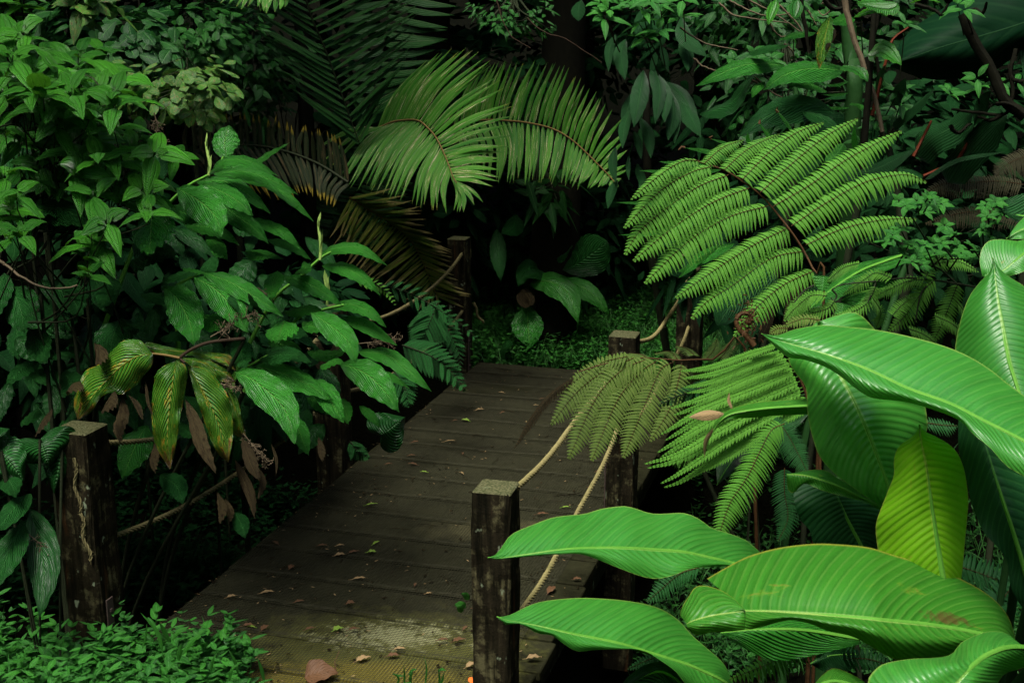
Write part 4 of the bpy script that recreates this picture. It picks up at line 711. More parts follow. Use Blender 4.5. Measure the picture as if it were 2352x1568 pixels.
leafset(th, 'ginger', 1, [((1390,985),(1375,880),(1400,768),(165,dict(face=.9,at=5.6,dt=.05,kind='obov'))), ((1400,1130),(1420,1050),(1400,960),(150,dict(face=.9,at=5.62,dt=0,tint=.9))), ((1470,1115),(1600,970),(1775,873),(58,dict(at=5.5,kind='lance'))),
  ((1280,1065),(1370,985),(1520,985),(1705,1080),85), ((1300,1060),(1500,1050),(1680,1110),(1830,1195),100), ((1490,1110),(1650,1120),(1790,1230),(1920,1355),75), ((1200,1112),(1380,1110),(1520,1190),(1655,1305),125),
  ((1240,1120),(1390,1190),(1480,1250),(1550,1325),(140,dict(face=.7))), ((1080,1150),(1220,1230),(1320,1330),(1352,1442),(230,dict(face=.8,at=5.2,tint=.7))), ((930,1290),(925,1400),(915,1552),(270,dict(face=.85,at=5.2,kind='ovate',tint=.4))),
  ((1050,1270),(1150,1310),(1290,1340),(130,dict(face=.7))), ((1330,1225),(1450,1320),(1560,1400),(1645,1492),130), ((1130,1380),(1280,1390),(1370,1430),(1465,1500),100), ((1550,1335),(1700,1400),(1780,1460),(1840,1525),85), ((1640,1465),(1780,1500),(1905,1592),75),
  ((1260,1440),(1330,1500),(1390,1590),(95,{})), ((1500,1540),(1560,1560),(1640,1585),(80,{})), ((1150,1240),(1060,1260),(1000,1200),(90,dict(tint=.1)))], 5.35, kind='lance', fold=.35, wave=.10, face=.62)
def spike(k, pts, t, par, r=(.006, .008, .003)): mb = MB(); P = catmull(im3(k, pts, t), 16); mb.tube(P, list(r), 7); n = 12; scatter(mb, P[::2][:8]+0, np.tile([.1, 0, 1.], (8, 1))+rng.normal(0, .12, (8, 3)), rng.normal(0, 1, (8, 3)), .05, .012, .5, nv=4, droop=0); mb.build('flower_spike', 'bud', par)
spike(1, [(1278,1075),(1285,1000),(1270,930),(1258,870)], 5.4, th)
th = thing('ginger_plant', 'arching ginger with two flower spikes, its leaf tips reaching over the bridge', 'plant', grd(im3(0, [(640,800)], 5.9)[0]), GG)
pstem(th, 0, [(520,900),(620,700),(690,635),(740,590),(770,575)], 5.7); pstem(th, 0, [(560,900),(680,735),(740,712),(790,700)], 5.6)
leafset(th, 'ginger', 5, [((-130,190),(-20,145),(120,150),(290,255),(85,dict(tint=.9))), ((-110,255),(20,265),(140,330),(245,432),(100,dict(tint=.9))), ((-60,505),(60,490),(180,535),(285,635),95), ((0,570),(120,600),(240,670),(350,742),95),
  ((110,780),(280,800),(400,880),(560,1025),(115,dict(tint=.7))), ((0,850),(150,910),(270,1020),(360,1150),(200,dict(face=.8,tint=.6))), ((160,890),(300,930),(428,1005),60), ((-5,1060),(30,1130),(50,1225),95), ((120,1110),(180,1160),(245,1245),65), ((-180,540),(-60,620),(50,720),(100,860),(165,dict(face=.8,at=5.2,tint=.8))), ((-200,780),(-60,800),(60,760),(90,dict(tint=.2)))], 5.7, fold=.3, wave=.09, face=.62)
leafset(th, 'ginger', 4, [((1700,285),(1670,360),(1660,465),(120,dict(face=.85,kind='ovate'))), ((1730,320),(1860,350),(2000,430),(2095,500),115), ((1740,590),(1720,650),(1700,722),(200,dict(face=.85,kind='ovate',at=5.4))), ((1860,230),(1870,270),(1805,310),(80,{})), ((1740,540),(1900,520),(2000,560),90),((1850,600),(1960,640),(2000,650),100), ((1640,720),(1760,740),(1850,770),(90,{})), ((1500,165),(1600,175),(1740,215),(60,{})), ((1290,150),(1340,170),(1395,215),(70,{}))], 5.6, fold=.3, wave=.09, face=.62)
spike(4, [(1960,220),(1965,120),(1950,20),(1948,-20)], 5.6, th); spike(4, [(2003,495),(2010,430),(1995,370),(1985,340)], 5.5, th)
th = thing('ginger_plant', 'ginger with broad ribbed leaves hanging in the middle of the left thicket', 'plant', grd(im3(4, [(1200,900)], 5.3)[0]), GG)
pstem(th, 4, [(1100,900),(1080,500),(1080,385),(1200,310)], 5.3)
leafset(th, 'ginger', 4, [((1000,385),(1080,450),(1160,600),(1190,745),(235,dict(face=.8,tint=.25))), ((1190,325),(1320,400),(1430,520),(1520,665),(215,dict(face=.75,tint=.35))), ((1240,295),(1420,360),(1600,470),(1735,565),(140,dict(tint=.25))), ((1230,560),(1330,600),(1420,600),(150,dict(tint=.3))),
  ((1000,340),(1100,310),(1210,305),(90,dict(mat='ginger_dark'))), ((1120,270),(1180,290),(1260,300),(60,{})), ((1330,380),(1400,440),(1470,540),(60,dict(mat='ginger_dark'))), ((1640,580),(1560,480),(1520,420),(90,dict(mat='ginger_dark')))], 5.1, fold=.3, wave=.09)
th = thing('ginger_plant', 'low ginger shoot with green leaves over the rope beside the yellowed one', 'plant', grd(im3(4, [(1500,1300)], 5.2)[0]), GG)
pstem(th, 4, [(1380,1300),(1440,950),(1560,850),(1700,775)], 5.2, (.009, .004))
leafset(th, 'ginger', 4, [((1440,905),(1560,960),(1740,1130),(1805,1345),(225,dict(face=.8,at=4.9,tint=.7))), ((1530,870),(1720,910),(1900,990),(2045,1085),(160,dict(tint=.6))), ((1900,945),(1980,1010),(2040,1110),(2107,1215),(150,dict(tint=.5))), ((1880,1060),(2000,1110),(2090,1190),(110,dict(tint=.5))), ((1620,770),(1780,790),(1910,850),(110,dict(mat='ginger_dark'))), ((1420,720),(1470,780),(1500,880),(170,dict(face=.8,mat='ginger_dark',tint=1.))), ((1590,830),(1700,800),(1870,800),(120,dict(mat='ginger_dark',tint=.8))), ((1780,1160),(1830,1260),(1890,1415),(120,dict(mat='ginger',tint=.1))), ((1960,870),(2040,840),(2107,850),(90,{}))], 5.1, fold=.3, wave=.09)
th = thing('ginger_plant', 'yellowed ginger with brown scorched leaf tips drooping over the near left post and rope', 'plant', grd(im3(4, [(1100,1500)], 4.95)[0]), GG)
pstem(th, 4, [(1500,700),(1260,730),(1110,810),(1130,850)], 4.9, (.007, .006), 'stem_brown')
mb = MB(); mb.tube(catmull(im3(4, [(1100,820),(1000,800),(900,790)], 4.85), 10), [.006, .004], 6); mb.build('stem', 'rachis_palm', th)
mb = MB(); kw = dict(n=40, m=5)
traced(mb, 4, [(935,795),(840,810),(740,870),(660,950),(560,1060),(480,1190)], [(935,795),(890,740),(850,708),(760,712),(700,760),(600,860),(520,900),(470,1020),(452,1110),(475,1200)], [(940,800),(930,870),(870,940),(850,975),(800,1010),(740,1045),(690,1030),(620,1060),(560,1150),(480,1200)], 4.75, dl=.04, dr=.02, bulge=.012, wave=.012, seed=31, **kw); o = mb.build('leaf', 'ginger_sick', th); o['label'] = 'widest yellowed leaf, bent to the left'
mb = MB(); traced(mb, 4, [(1080,835),(1060,950),(1040,1100),(1025,1300),(1040,1490)], [(1080,835),(1000,870),(950,920),(945,960),(932,1050),(930,1200),(940,1310),(975,1400),(1040,1500)], [(1080,835),(1140,870),(1145,950),(1120,1100),(1100,1200),(1085,1310),(1070,1400),(1045,1500)], 4.72, dl=.015, dr=.02, bulge=.015, wave=.012, seed=32, **kw); mb.build('leaf', 'ginger_sick', th)['label'] = 'leaf hanging straight down with a scorched tip'
mb = MB(); traced(mb, 4, [(1150,870),(1220,980),(1300,1130),(1360,1290),(1400,1450)], [(1150,870),(1170,950),(1200,1060),(1250,1200),(1290,1320),(1340,1410),(1398,1458)], [(1150,870),(1260,880),(1330,950),(1400,1060),(1425,1200),(1425,1320),(1400,1458)], 4.78, dl=.015, dr=.02, bulge=.015, wave=.012, seed=33, **kw); mb.build('leaf', 'ginger_sick', th)
mb = MB(); traced(mb, 4, [(1120,820),(1240,850),(1350,900),(1445,965)], [(1120,815),(1250,820),(1330,860),(1400,900),(1440,960)], [(1120,830),(1200,890),(1300,950),(1380,968),(1440,968)], 4.95, dl=.06, dr=.0, wave=.012, seed=34, n=30, m=4); mb.build('leaf', 'ginger_sick', th)
mb = MB(); traced(mb, 4, [(885,745),(1050,775),(1250,800),(1445,900)], [(885,735),(910,722),(1100,765),(1300,785),(1410,805),(1448,890)], [(890,760),(1000,800),(1180,810),(1350,860),(1445,905)], 5.0, dl=.06, dr=.0, wave=.012, seed=35, n=30, m=4); mb.build('leaf', 'ginger_sick', th)
mb = MB(); traced(mb, 4, [(1390,1010),(1440,1120),(1470,1220),(1505,1310)], [(1390,1010),(1410,1100),(1430,1220),(1440,1290),(1500,1312)], [(1390,1010),(1450,1060),(1480,1180),(1508,1300)], 4.9, dl=.03, dr=.03, wave=.012, seed=36, n=24, m=3); mb.build('leaf', 'ginger_sick', th)
leafset(th, 'dead', 4, [((745,1050),(735,1150),(715,1240),(738,1342),85), ((1135,1075),(1180,1200),(1230,1350),(1325,1530),95), ((1480,1300),(1510,1400),(1540,1480),(1590,1570),85), ((575,725),(600,780),(590,865),85), ((700,1020),(660,1080),(620,1155),80), ((490,960),(440,980),(405,1030),90), ((890,960),(900,1080),(940,1180),22), ((790,1050),(830,1100),(875,1200),40), ((320,1130),(260,1200),(215,1300),45)], 4.75, fold=1.3, wave=.22, kind='lance', face=.75)
leafset(th, 'dead', 7, [((1440,200),(1480,300),(1530,420),(1560,560),70), ((1560,230),(1600,330),(1580,440),50), ((1330,400),(1350,500),(1345,590),60), ((1380,440),(1400,520),(1400,590),50), ((1950,60),(1965,150),(1975,210),50), ((1660,100),(1690,200),(1690,300),20), ((950,90),(930,200),(950,280),60)], 4.9, fold=1.3, wave=.22, kind='lance', face=.75)
# dead flower heads: branching sprays of fine twigs
def spray(label, k, c, t, px, n=60, axis=None):
    a = W(*cc(k, [c])[0], t); th = thing('dry_flower_head', label, 'flower head', a, 'dry ginger flower heads'); mb = MB(); L = px*.375/FP*t; ax = nrm(np.array(axis if axis is not None else [.8, 0, .5]))
    mb.tube(np.array([a-ax*L*.5, a, a+ax*L*.5]), [.003, .0015], 5)
    for i in range(n):
        p = a+ax*L*rng.uniform(-.3, .5); d = nrm(rng.normal(0, 1, 3)+ax*.8); q = p+d*L*rng.uniform(.1, .25); mb.tube(np.array([p, (p+q)/2+rng.normal(0, .004, 3), q]), [.0013, .0009], 4)
        for _ in range(2): e = nrm(d+rng.normal(0, .8, 3)); mb.tube(np.array([q, q+e*L*.07]), [.0009, .0014], 4)
    mb.build('twigs', 'twig_pale', th)
spray('dry branching flower head above the yellowed ginger', 4, (1400,630), 4.9, 260, 70, [.8, 0, .45]); spray('dry flower head at the tip of the yellowed ginger, above the lower rope', 4, (1560,1370), 4.8, 230, 50, [.5, 0, -.7]); spray('dry flower head behind the yellow leaf', 4, (1400,990), 4.9, 150, 40, [.9, 0, -.2])
spray('small dry flower head in the shade left of the near left post', 7, (250,720), 4.9, 200, 40, [.6, 0, -.6]); spray('greenish seed head among the ginger leaves near the flower spike', 4, (1630,430), 5.3, 130, 30, [.6, 0, -.5]); spray('dry flower head by the far left rope', 5, (230,720), 6.3, 260, 50, [.9, 0, .1]); spray('fine dry spray in the shade behind the striped leaves', 1, (970,790), 5.6, 200, 50, [.2, 0, -1]); spray('dry seed head beside the green ginger leaf', 4, (1570,560), 5.2, 110, 30, [.2, 0, -1])
# dark leaves underneath
th = thing('ginger_plant', 'dark ginger foliage in the shade at the far left under the striped shrub', 'plant', grd(im3(4, [(500,1200)], 5.4)[0]), GG)
pstem(th, 4, [(500,1400),(480,900),(430,500)], 5.5, mat='stem_dark')
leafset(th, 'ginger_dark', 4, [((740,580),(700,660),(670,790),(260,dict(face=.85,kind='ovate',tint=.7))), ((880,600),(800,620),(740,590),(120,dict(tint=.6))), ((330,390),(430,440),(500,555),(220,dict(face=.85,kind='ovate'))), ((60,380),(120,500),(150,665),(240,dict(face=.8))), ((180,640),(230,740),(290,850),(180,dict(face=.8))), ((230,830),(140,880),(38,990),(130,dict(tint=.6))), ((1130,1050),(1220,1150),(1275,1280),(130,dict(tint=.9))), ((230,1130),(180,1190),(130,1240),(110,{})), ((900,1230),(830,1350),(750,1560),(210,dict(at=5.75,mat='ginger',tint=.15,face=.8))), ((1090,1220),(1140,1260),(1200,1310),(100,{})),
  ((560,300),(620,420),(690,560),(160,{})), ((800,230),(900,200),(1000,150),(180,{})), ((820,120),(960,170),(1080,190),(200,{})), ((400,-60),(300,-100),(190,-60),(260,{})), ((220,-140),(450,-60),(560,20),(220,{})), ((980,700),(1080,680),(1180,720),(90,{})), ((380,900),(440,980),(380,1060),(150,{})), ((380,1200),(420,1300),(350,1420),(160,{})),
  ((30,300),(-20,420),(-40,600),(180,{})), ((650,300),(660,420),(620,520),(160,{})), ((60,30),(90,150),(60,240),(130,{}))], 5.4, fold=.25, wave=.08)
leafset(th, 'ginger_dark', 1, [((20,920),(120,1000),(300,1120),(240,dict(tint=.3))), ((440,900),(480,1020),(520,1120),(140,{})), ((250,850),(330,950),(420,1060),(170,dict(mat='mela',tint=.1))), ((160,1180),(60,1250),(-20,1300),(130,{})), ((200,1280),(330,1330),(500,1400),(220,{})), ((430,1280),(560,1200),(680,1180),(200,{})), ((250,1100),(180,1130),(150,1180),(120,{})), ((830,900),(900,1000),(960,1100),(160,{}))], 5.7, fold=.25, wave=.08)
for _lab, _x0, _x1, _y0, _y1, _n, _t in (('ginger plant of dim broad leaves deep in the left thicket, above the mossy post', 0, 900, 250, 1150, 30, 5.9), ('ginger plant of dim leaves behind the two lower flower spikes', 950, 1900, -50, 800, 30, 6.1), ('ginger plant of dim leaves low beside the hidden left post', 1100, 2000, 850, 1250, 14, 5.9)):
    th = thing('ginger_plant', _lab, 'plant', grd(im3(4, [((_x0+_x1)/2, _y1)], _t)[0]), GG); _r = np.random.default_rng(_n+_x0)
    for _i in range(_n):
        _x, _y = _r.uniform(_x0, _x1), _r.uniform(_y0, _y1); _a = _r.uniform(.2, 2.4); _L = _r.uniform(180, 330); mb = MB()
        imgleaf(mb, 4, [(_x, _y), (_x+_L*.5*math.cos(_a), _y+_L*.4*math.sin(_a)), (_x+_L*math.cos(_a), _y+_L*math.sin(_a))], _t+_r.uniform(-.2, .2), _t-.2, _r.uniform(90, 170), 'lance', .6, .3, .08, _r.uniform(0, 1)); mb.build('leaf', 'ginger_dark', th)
th = thing('philodendron_plant', 'big dark heart shaped leaves left of the near mossy post', 'plant', grd(im3(7, [(200,500)], 4.9)[0]))
def heart(th, k, c, tip, w, t, mat='ginger_dark', tint=.6, stk=True):
    c = np.array(c, float); tip = np.array(tip, float); d = tip-c; L = np.linalg.norm(d); d /= L; p = np.array([-d[1], d[0]])
    def side(sg): return [tuple(c), tuple(c-d*L*.22+p*sg*w*.22), tuple(c-d*L*.12+p*sg*w*.45), tuple(c+d*L*.18+p*sg*w*.52), tuple(c+d*L*.5+p*sg*w*.40), tuple(c+d*L*.8+p*sg*w*.16), tuple(tip)]
    mb = MB(); traced(mb, k, [tuple(c), tuple((c+tip)/2), tuple(tip)], side(-1), side(1), t, dl=.06, dr=.06, wave=.012, seed=int(w), n=30, m=4, tint=tint); mb.build('leaf', mat, th)
    a = W(*cc(k, [tuple(c)])[0], t); stk and stalk(th, a, np.array(th.location)+rng.normal(0, .04, 3)*[1, 1, 0], .006, .004, 'stem_dark')
heart(th, 7, (245,75), (300,240), 430, 5.0); heart(th, 7, (380,130), (330,410), 220, 5.05, tint=.3); heart(th, 7, (10,150), (150,330), 260, 4.9, tint=.9); heart(th, 7, (-20,80), (60,10), 150, 4.9); heart(th, 8, (250,50), (400,-60), 260, 6.2, tint=.6, stk=False)
leafset(th, 'ginger_dark', 7, [((185,500),(240,700),(270,900),(245,1165),(215,dict(face=.85,tint=.4,mat='ginger_dark'))), ((150,590),(80,700),(0,900),(-40,1000),(190,dict(face=.85,tint=.7))), ((190,410),(100,480),(0,600),(-80,640),(150,dict(tint=.6))), ((-20,300),(60,330),(100,430),(150,{})), ((980,290),(1080,360),(1120,470),(150,dict(tint=.0))), ((1440,520),(1480,600),(1500,680),(110,dict(tint=.0)))], 4.95, fold=.2, wave=.06)
# ================= striped (three veined) shrubs on the left =================
def rosette(mb, sb, p, L, ax, n=6, tint=.5, root=None, wr=.52, kind='ovate', droop=.35):
    ax = nrm(ax); e1 = nrm(np.cross(ax, [.2, 1, 0.1])); e2 = np.cross(ax, e1); a0 = rng.uniform(0, 6.28)
    for j in range(n):     # opposite pairs
        an = a0+j*math.pi+(j//2)*1.57+rng.normal(0, .15); el = [.55, .55, .12, .12, -.2, -.2, -.3, -.4][j % 8]+rng.normal(0, .12)
        if j >= n-2 and n > 4: el = 1.1
        D = math.cos(el)*(math.cos(an)*e1+math.sin(an)*e2)+math.sin(el)*ax; l = L*(1 if el < 1 else .6)*rng.uniform(.8, 1.1)
        scatter(mb, p+D*L*.07-ax*L*.12*(j//2), D, ax[None]+rng.normal(0, .1, (1, 3)), l, l*wr, np.clip(tint+(.35 if el > 1 else 0)+rng.normal(0, .15), 0, 1), kind, 9, 3, droop=droop*rng.uniform(.5, 1.4), fold=.22, arch=.08, wave=.03)
    if root is not None:
        r = np.asarray(root); m = p+(r-p)*.5+np.array([0, 0, -.05])+rng.normal(0, .05, 3); sb.tube(catmull([p, p-ax*L*.5, m, r], 10), [.002, .003, .005], 5)
GM = 'striped leaf shrubs at the upper left'
def mshrub(label, k, pts, t, px, rootxy, mat='mela', group=GM, axd=(.1, -.45, .8), tint=.45, n=6, **kw):
    a = W(*cc(k, [rootxy])[0], t+.55); th = thing('striped_shrub', label, 'shrub', grd(a), group); mb = MB(); sb = MB()
    for q in pts:
        x, y = q[:2]; s = q[2] if len(q) > 2 else 1; ti = q[3] if len(q) > 3 else tint; tt = t+rng.uniform(-.2, .2)
        p = W(*cc(k, [(x, y)])[0], tt); rosette(mb, sb, p, px*s*.375/FP*tt, np.array(axd)+rng.normal(0, .22, 3), n, ti, a+rng.normal(0, .1, 3), **kw)
    sb.tube(catmull([a, (a+grd(a))/2, grd(a)], 10), [.008, .012], 7)
    mb.build('foliage', mat, th); sb.build('stem', 'stem_dark', th); return th
mshrub('striped leaf shrub with lime new shoots, its top sprays against the dark small leaved bushes', 1, [(740,490,1.15,.95),(370,455,1.1,.75),(60,250,1.1,.5),(130,195,1,.8),(520,600,1,.5),(260,560,1.1,.4),(30,440,1.1,.4),(700,640,.9,.45),(300,640,1,.35),(600,480,.8,.5),(420,560,1,.6),(820,600,.9,.6),(200,420,1,.6),(450,470,.9,.7),(180,540,1,.5),(600,560,.9,.6),(340,520,1,.6),(80,340,1,.7),(620,420,.8,.8),(240,330,1,.6),(20,560,1,.4),(480,640,1,.4),(700,570,.8,.5),(120,640,1,.3),(560,700,.9,.35)], 4.9, 225, (250, 900))
mshrub('striped leaf shrub in the left thicket, its sprays just left of the ginger', 1, [(660,935,1,.75),(950,935,1,.8),(870,1160,.95,.85),(800,1000,1,.5),(560,850,1,.4),(690,760,1,.35),(920,1080,.9,.4),(1080,960,.7,.4),(640,1080,.9,.35),(760,1220,.9,.4),(500,700,1,.35),(860,830,.8,.4),(600,960,1,.5),(720,1000,1,.55),(820,900,.8,.5),(580,1180,.9,.35),(900,1180,.7,.4),(700,1120,.9,.5),(450,900,1,.3),(480,1050,1,.3),(350,760,1,.3)], 5.0, 215, (500, 1400), axd=(.3, -.45, .75))
mshrub('striped leaf shrub low on the far left with a lime leaf at its top', 1, [(50,1260,1.1,.95),(130,1420,1,.5),(575,1500,1.2,.55),(560,1440,.9,.6),(30,1060,1,.5),(650,1350,.9,.3),(900,1290,.9,.5),(540,1580,.9,.4),(640,1460,.8,.4),(-10,1350,1,.4),(100,1180,.9,.5)], 4.7, 215, (250, 1800))
mshrub('striped leaf shrub spray half hidden in the shade, below the others', 4, [(560,140,1,.3),(60,60,1,.2),(540,300,.8,.2),(120,-60,.9,.2)], 4.9, 190, (500, 900))
mshrub('dull striped leaf shrub filling the shade at the upper left edge', 1, [(x, y, .95, rng.uniform(0, .3)) for x, y in zip(rng.uniform(-40, 620, 44), rng.uniform(280, 1150, 44))], 5.3, 190, (200, 1500))
# ================= upper right =================
GR = 'broad leaved plants at the upper right'
th = thing('heliconia_plant', 'broad paddle leaves above the big tree fern frond at the upper right', 'plant', grd(im3(3, [(600,900)], 6.5)[0]), GR)
pstem(th, 3, [(700,1100),(720,700),(700,500)], 6.5, (.02, .012), 'stem_mid')
leafset(th, 'ginger', 3, [((640,400),(450,390),(300,430),(95,530),(125,dict(tint=.5))), ((1000,430),(800,420),(640,460),(510,555),(170,dict(tint=.3))), ((120,700),(300,640),(400,520),(460,450),(110,dict(tint=.1,mat='ginger_dark'))), ((900,560),(800,520),(650,520),(80,dict(tint=.5))), ((970,700),(780,640),(560,700),(355,840),(210,dict(tint=.1,mat='ginger_dark'))), ((420,325),(520,290),(680,280),(100,dict(mat='ginger_dark',tint=.9))), ((830,200),(720,210),(600,250),(60,dict(tint=.2))), ((250,830),(330,720),(400,640),(90,dict(mat='ginger_dark',tint=.9))), ((520,500),(470,540),(440,600),(60,dict(tint=1.))), ((750,680),(900,740),(1000,850),(90,dict(mat='ginger_dark'))), ((1080,50),(1000,120),(900,140),(100,dict(tint=.4)))], 5.6, fold=.3, wave=.04)
th = thing('elephant_ear_plant', 'huge dark leaf filling the upper right corner with its pale rib slanting across it', 'plant', grd(im3(3, [(2100,900)], 5.4)[0]), GR)
mb = MB(); traced(mb, 3, [(2400,20),(2107,140),(1850,220),(1600,290),(1290,400)], [(2400,-200),(1900,-120),(1600,60),(1400,200),(1290,380)], [(2500,300),(2107,330),(1920,440),(1800,470),(1600,490),(1450,470),(1290,410)], 5.4, dl=.15, dr=.15, bulge=.05, wave=.02, seed=41, n=40, m=6, tint=.6); mb.build('leaf', 'ear', th)
mb = MB(); traced(mb, 3, [(2200,60),(2107,180),(2080,300)], [(2107,330),(2060,400),(2050,440)], [(2300,500),(2200,480),(2107,520)], 5.5, n=14, m=3); mb.build('leaf', 'canna_dark', th)
stalk(th, im3(3, [(2300,60)], 5.42)[0], np.array(th.location), .02, .014, 'stem_dark')
th = thing('dracaena_plant', 'dark plant with long blades and a red rimmed stalk behind the tree fern', 'plant', grd(im3(3, [(1450,1300)], 5.2)[0]), GR)
pstem(th, 3, [(1400,1700),(1300,1000),(1190,700)], 5.3, (.02, .012), 'stem_dark')
leafset(th, 'straps', 3, [((1440,950),(1540,850),(1680,770),(1800,680),(190,dict(tint=.9))), ((1640,1120),(1720,1000),(1850,850),(2000,700),(190,dict(tint=.9))), ((1750,800),(1850,700),(1900,560),(120,{})), ((1180,690),(1230,520),(1260,400),(80,dict(tint=.8))), ((1300,760),(1450,640),(1560,540),(100,{})), ((900,1040),(1150,1050),(1450,910),(90,dict(tint=.1))), ((1000,880),(960,940),(890,990),(70,dict(mat='small'))), ((1320,640),(1340,560),(1380,480),(70,{})), ((1500,1100),(1700,980),(1990,930),(30,dict(tint=.1)))], 5.2, fold=.3, wave=.02, kind='strap')
mb = MB()
for q in ([(1175,710),(1215,560),(1255,400),(1300,250),(1400,170)], [(1490,1080),(1600,1030),(1700,980)], [(1700,980),(1760,880),(1800,780)], [(1430,960),(1480,860),(1540,740)]): mb.tube(catmull(im3(3, q, 5.15), 16), [.008, .005], 6)
mb.build('red_stalk', 'red_stem', th)
th = thing('strap_leaf_plant', 'plant with broad ribbed strap leaves hanging at the right of the palm fronds', 'plant', grd(im3(2, [(1850,1200)], 7.5)[0]), GR)
pstem(th, 2, [(1900,1500),(1880,900),(1880,430)], 7.6, (.03, .02), 'bark')
leafset(th, 'straps', 2, [((1860,430),(1840,560),(1800,780),(120,dict(tint=.5))), ((1930,430),(1960,560),(1930,760),(90,dict(tint=.2))), ((2040,600),(2040,720),(2010,860),(90,dict(tint=.3))), ((1690,900),(1670,1000),(1690,1120),(60,dict(tint=.3))), ((1800,560),(1760,680),(1760,830),(80,dict(tint=.2))), ((1900,430),(1980,560),(1990,750),(115,dict(tint=.8))), ((1750,240),(1720,330),(1745,490),(95,dict(tint=.7))), ((1690,210),(1650,300),(1645,440),(60,{})), ((2010,540),(2050,700),(2050,880),(90,dict(tint=.7))), ((1780,670),(1740,780),(1730,910),(70,dict(tint=1.))), ((1840,720),(1890,820),(1905,970),(80,dict(tint=.3))), ((2000,500),(2107,600),(2200,820),(110,dict(tint=.7))), ((1800,800),(1830,880),(1845,975),(50,{})), ((1770,950),(1765,1040),(1770,1105),(30,{})), ((1700,1100),(1660,1180),(1640,1280),(60,{})), ((1480,0),(1460,60),(1460,130),(90,{})), ((1860,50),(1840,150),(1810,220),(90,{})), ((1940,60),(1950,140),(1930,210),(80,{})), ((2083,100),(2120,220),(2250,350),(110,dict(tint=1.))), ((2083,250),(2130,330),(2130,440),(90,dict(tint=.9))), ((1820,1000),(1850,1100),(1830,1160),(60,{})), ((2083,600),(2140,700),(2210,840),(110,dict(tint=.8)))], 7.3, fold=.5, wave=.02, kind='lance', face=.8)
th = thing('strap_leaf_plant', 'grassy clump of pointed blades with brown tips peeping from under the big tree fern frond', 'plant', grd(im3(3, [(500,1100)], 5)[0]), GR)
leafset(th, 'ginger', 3, [((350,1000),(200,930),(30,905),(60,dict(tint=.9))), ((400,950),(300,880),(190,850),(60,dict(tint=.9))), ((600,900),(540,810),(485,755),(80,dict(tint=1.))), ((720,850),(660,750),(590,670),(90,dict(tint=.8))), ((200,1020),(50,1000),(-130,990),(60,dict(tint=1.))), ((250,1040),(50,1050),(-250,1045),(55,dict(tint=1.))), ((200,1220),(-100,1240),(-390,1240),(50,dict(tint=1.))), ((200,1300),(-150,1420),(-380,1440),(45,dict(tint=1.))), ((1100,1000),(1090,870),(1070,770),(100,dict(tint=.1))), ((480,930),(430,870),(415,815),(60,dict(tint=.6)))], 5.0, fold=.4, wave=.02, kind='lance')
leafset(th, 'ginger', 6, [((560,250),(380,400),(230,620),(225,dict(tint=.0,mat='ginger_dark',kind='strap'))), ((330,120),(150,190),(-10,330),(90,dict(tint=.9))), ((500,330),(420,600),(380,800),(110,dict(mat='ginger_dark',kind='strap'))), ((-20,290),(60,250),(260,120),(60,{}))], 4.8, fold=.4, wave=.02)
leafset(th, 'dead', 6, [((740,350),(690,500),(660,700),(80,{})), ((560,480),(540,600),(480,730),(60,{}))], 4.6, fold=.8, wave=.1, kind='strap')
for q in ([(485,760),(487,750),(490,735)], [(600,690),(590,672),(600,655)], [(30,905),(10,900),(-10,920)], [(190,855),(180,845),(200,835)], [(780,880),(800,850),(770,840)]): mb = MB(); mb.tube(im3(3, q, 4.8), [.006, .003], 5); mb.build('brown_tip', 'rachis_brown', th)
def branches(label, k, lines, t, r=(.006, .003), mat='twig_pale', name='bare_branch', group=None):
    a = im3(k, [lines[0][0]], t)[0]; th = thing(name, label, 'branch', a, group); mb = MB()
    for q in lines: mb.tube(catmull(im3(k, q, [t, t+rng.uniform(-.1, .1)]), 24)+np.cumsum(rng.normal(0, .0012, (24, 3)), 0), list(r), 6)
    mb.build('twigs', mat, th); return th
branches('pale forked bare twigs crossing the upper right', 3, [[(240,20),(330,100),(470,130),(660,165)],[(420,0),(560,70),(700,160),(780,225)],[(540,130),(600,220),(700,230)],[(0,170),(150,260),(370,310)],[(80,360),(170,420),(250,440)],[(420,480),(560,560),(660,620)],[(600,30),(720,160),(780,260),(800,340)],[(640,270),(700,320),(710,350)],[(300,0),(420,60),(560,90),(700,60)],[(780,60),(800,100),(830,160)],[(870,20),(920,60),(860,90),(820,60)]], 5.7, (.005, .002))
branches('brown stem slanting down through the upper right to the tree fern', 3, [[(1010,0),(1040,160),(1100,340),(1160,520),(1210,680),(1245,820)]], 5.2, (.014, .009), 'twig_pale')
branches('thick dark mossy branch in front of the huge dark leaf', 3, [[(1730,90),(1780,220),(1850,340),(1910,450),(1980,600),(2107,700)]], 4.9, (.019, .022), 'bark')
branches('twisted dark mossy twigs under the huge dark leaf', 3, [[(2060,300),(2030,420),(2040,560),(1990,690),(1800,680),(1650,660)],[(1980,700),(1900,740),(1820,720)],[(2107,500),(2040,480),(2020,400)],[(1660,770),(1720,800),(1800,760)],[(1940,640),(2000,640),(2080,690)],[(1440,30),(1540,60),(1600,100),(1640,40)],[(1800,60),(1860,80),(1900,10)]], 4.9, (.009, .005), 'bark')
branches('dark woody branches between the paddle leaves and the huge dark leaf', 3, [[(1200,0),(1210,140),(1180,260),(1215,420),(1200,560)],[(880,0),(940,60),(1020,50),(1080,110),(1200,100),(1260,80)],[(740,0),(760,110),(790,260),(800,330)],[(1060,60),(1130,110),(1180,90)]], 5.3, (.010, .006), 'bark')
branches('thin curved dead vine at the far left over the dark leaves', 4, [[(30,250),(130,320),(250,375),(400,385),(460,370)],[(30,250),(-20,200),(-60,140)]], 4.7, (.006, .004))
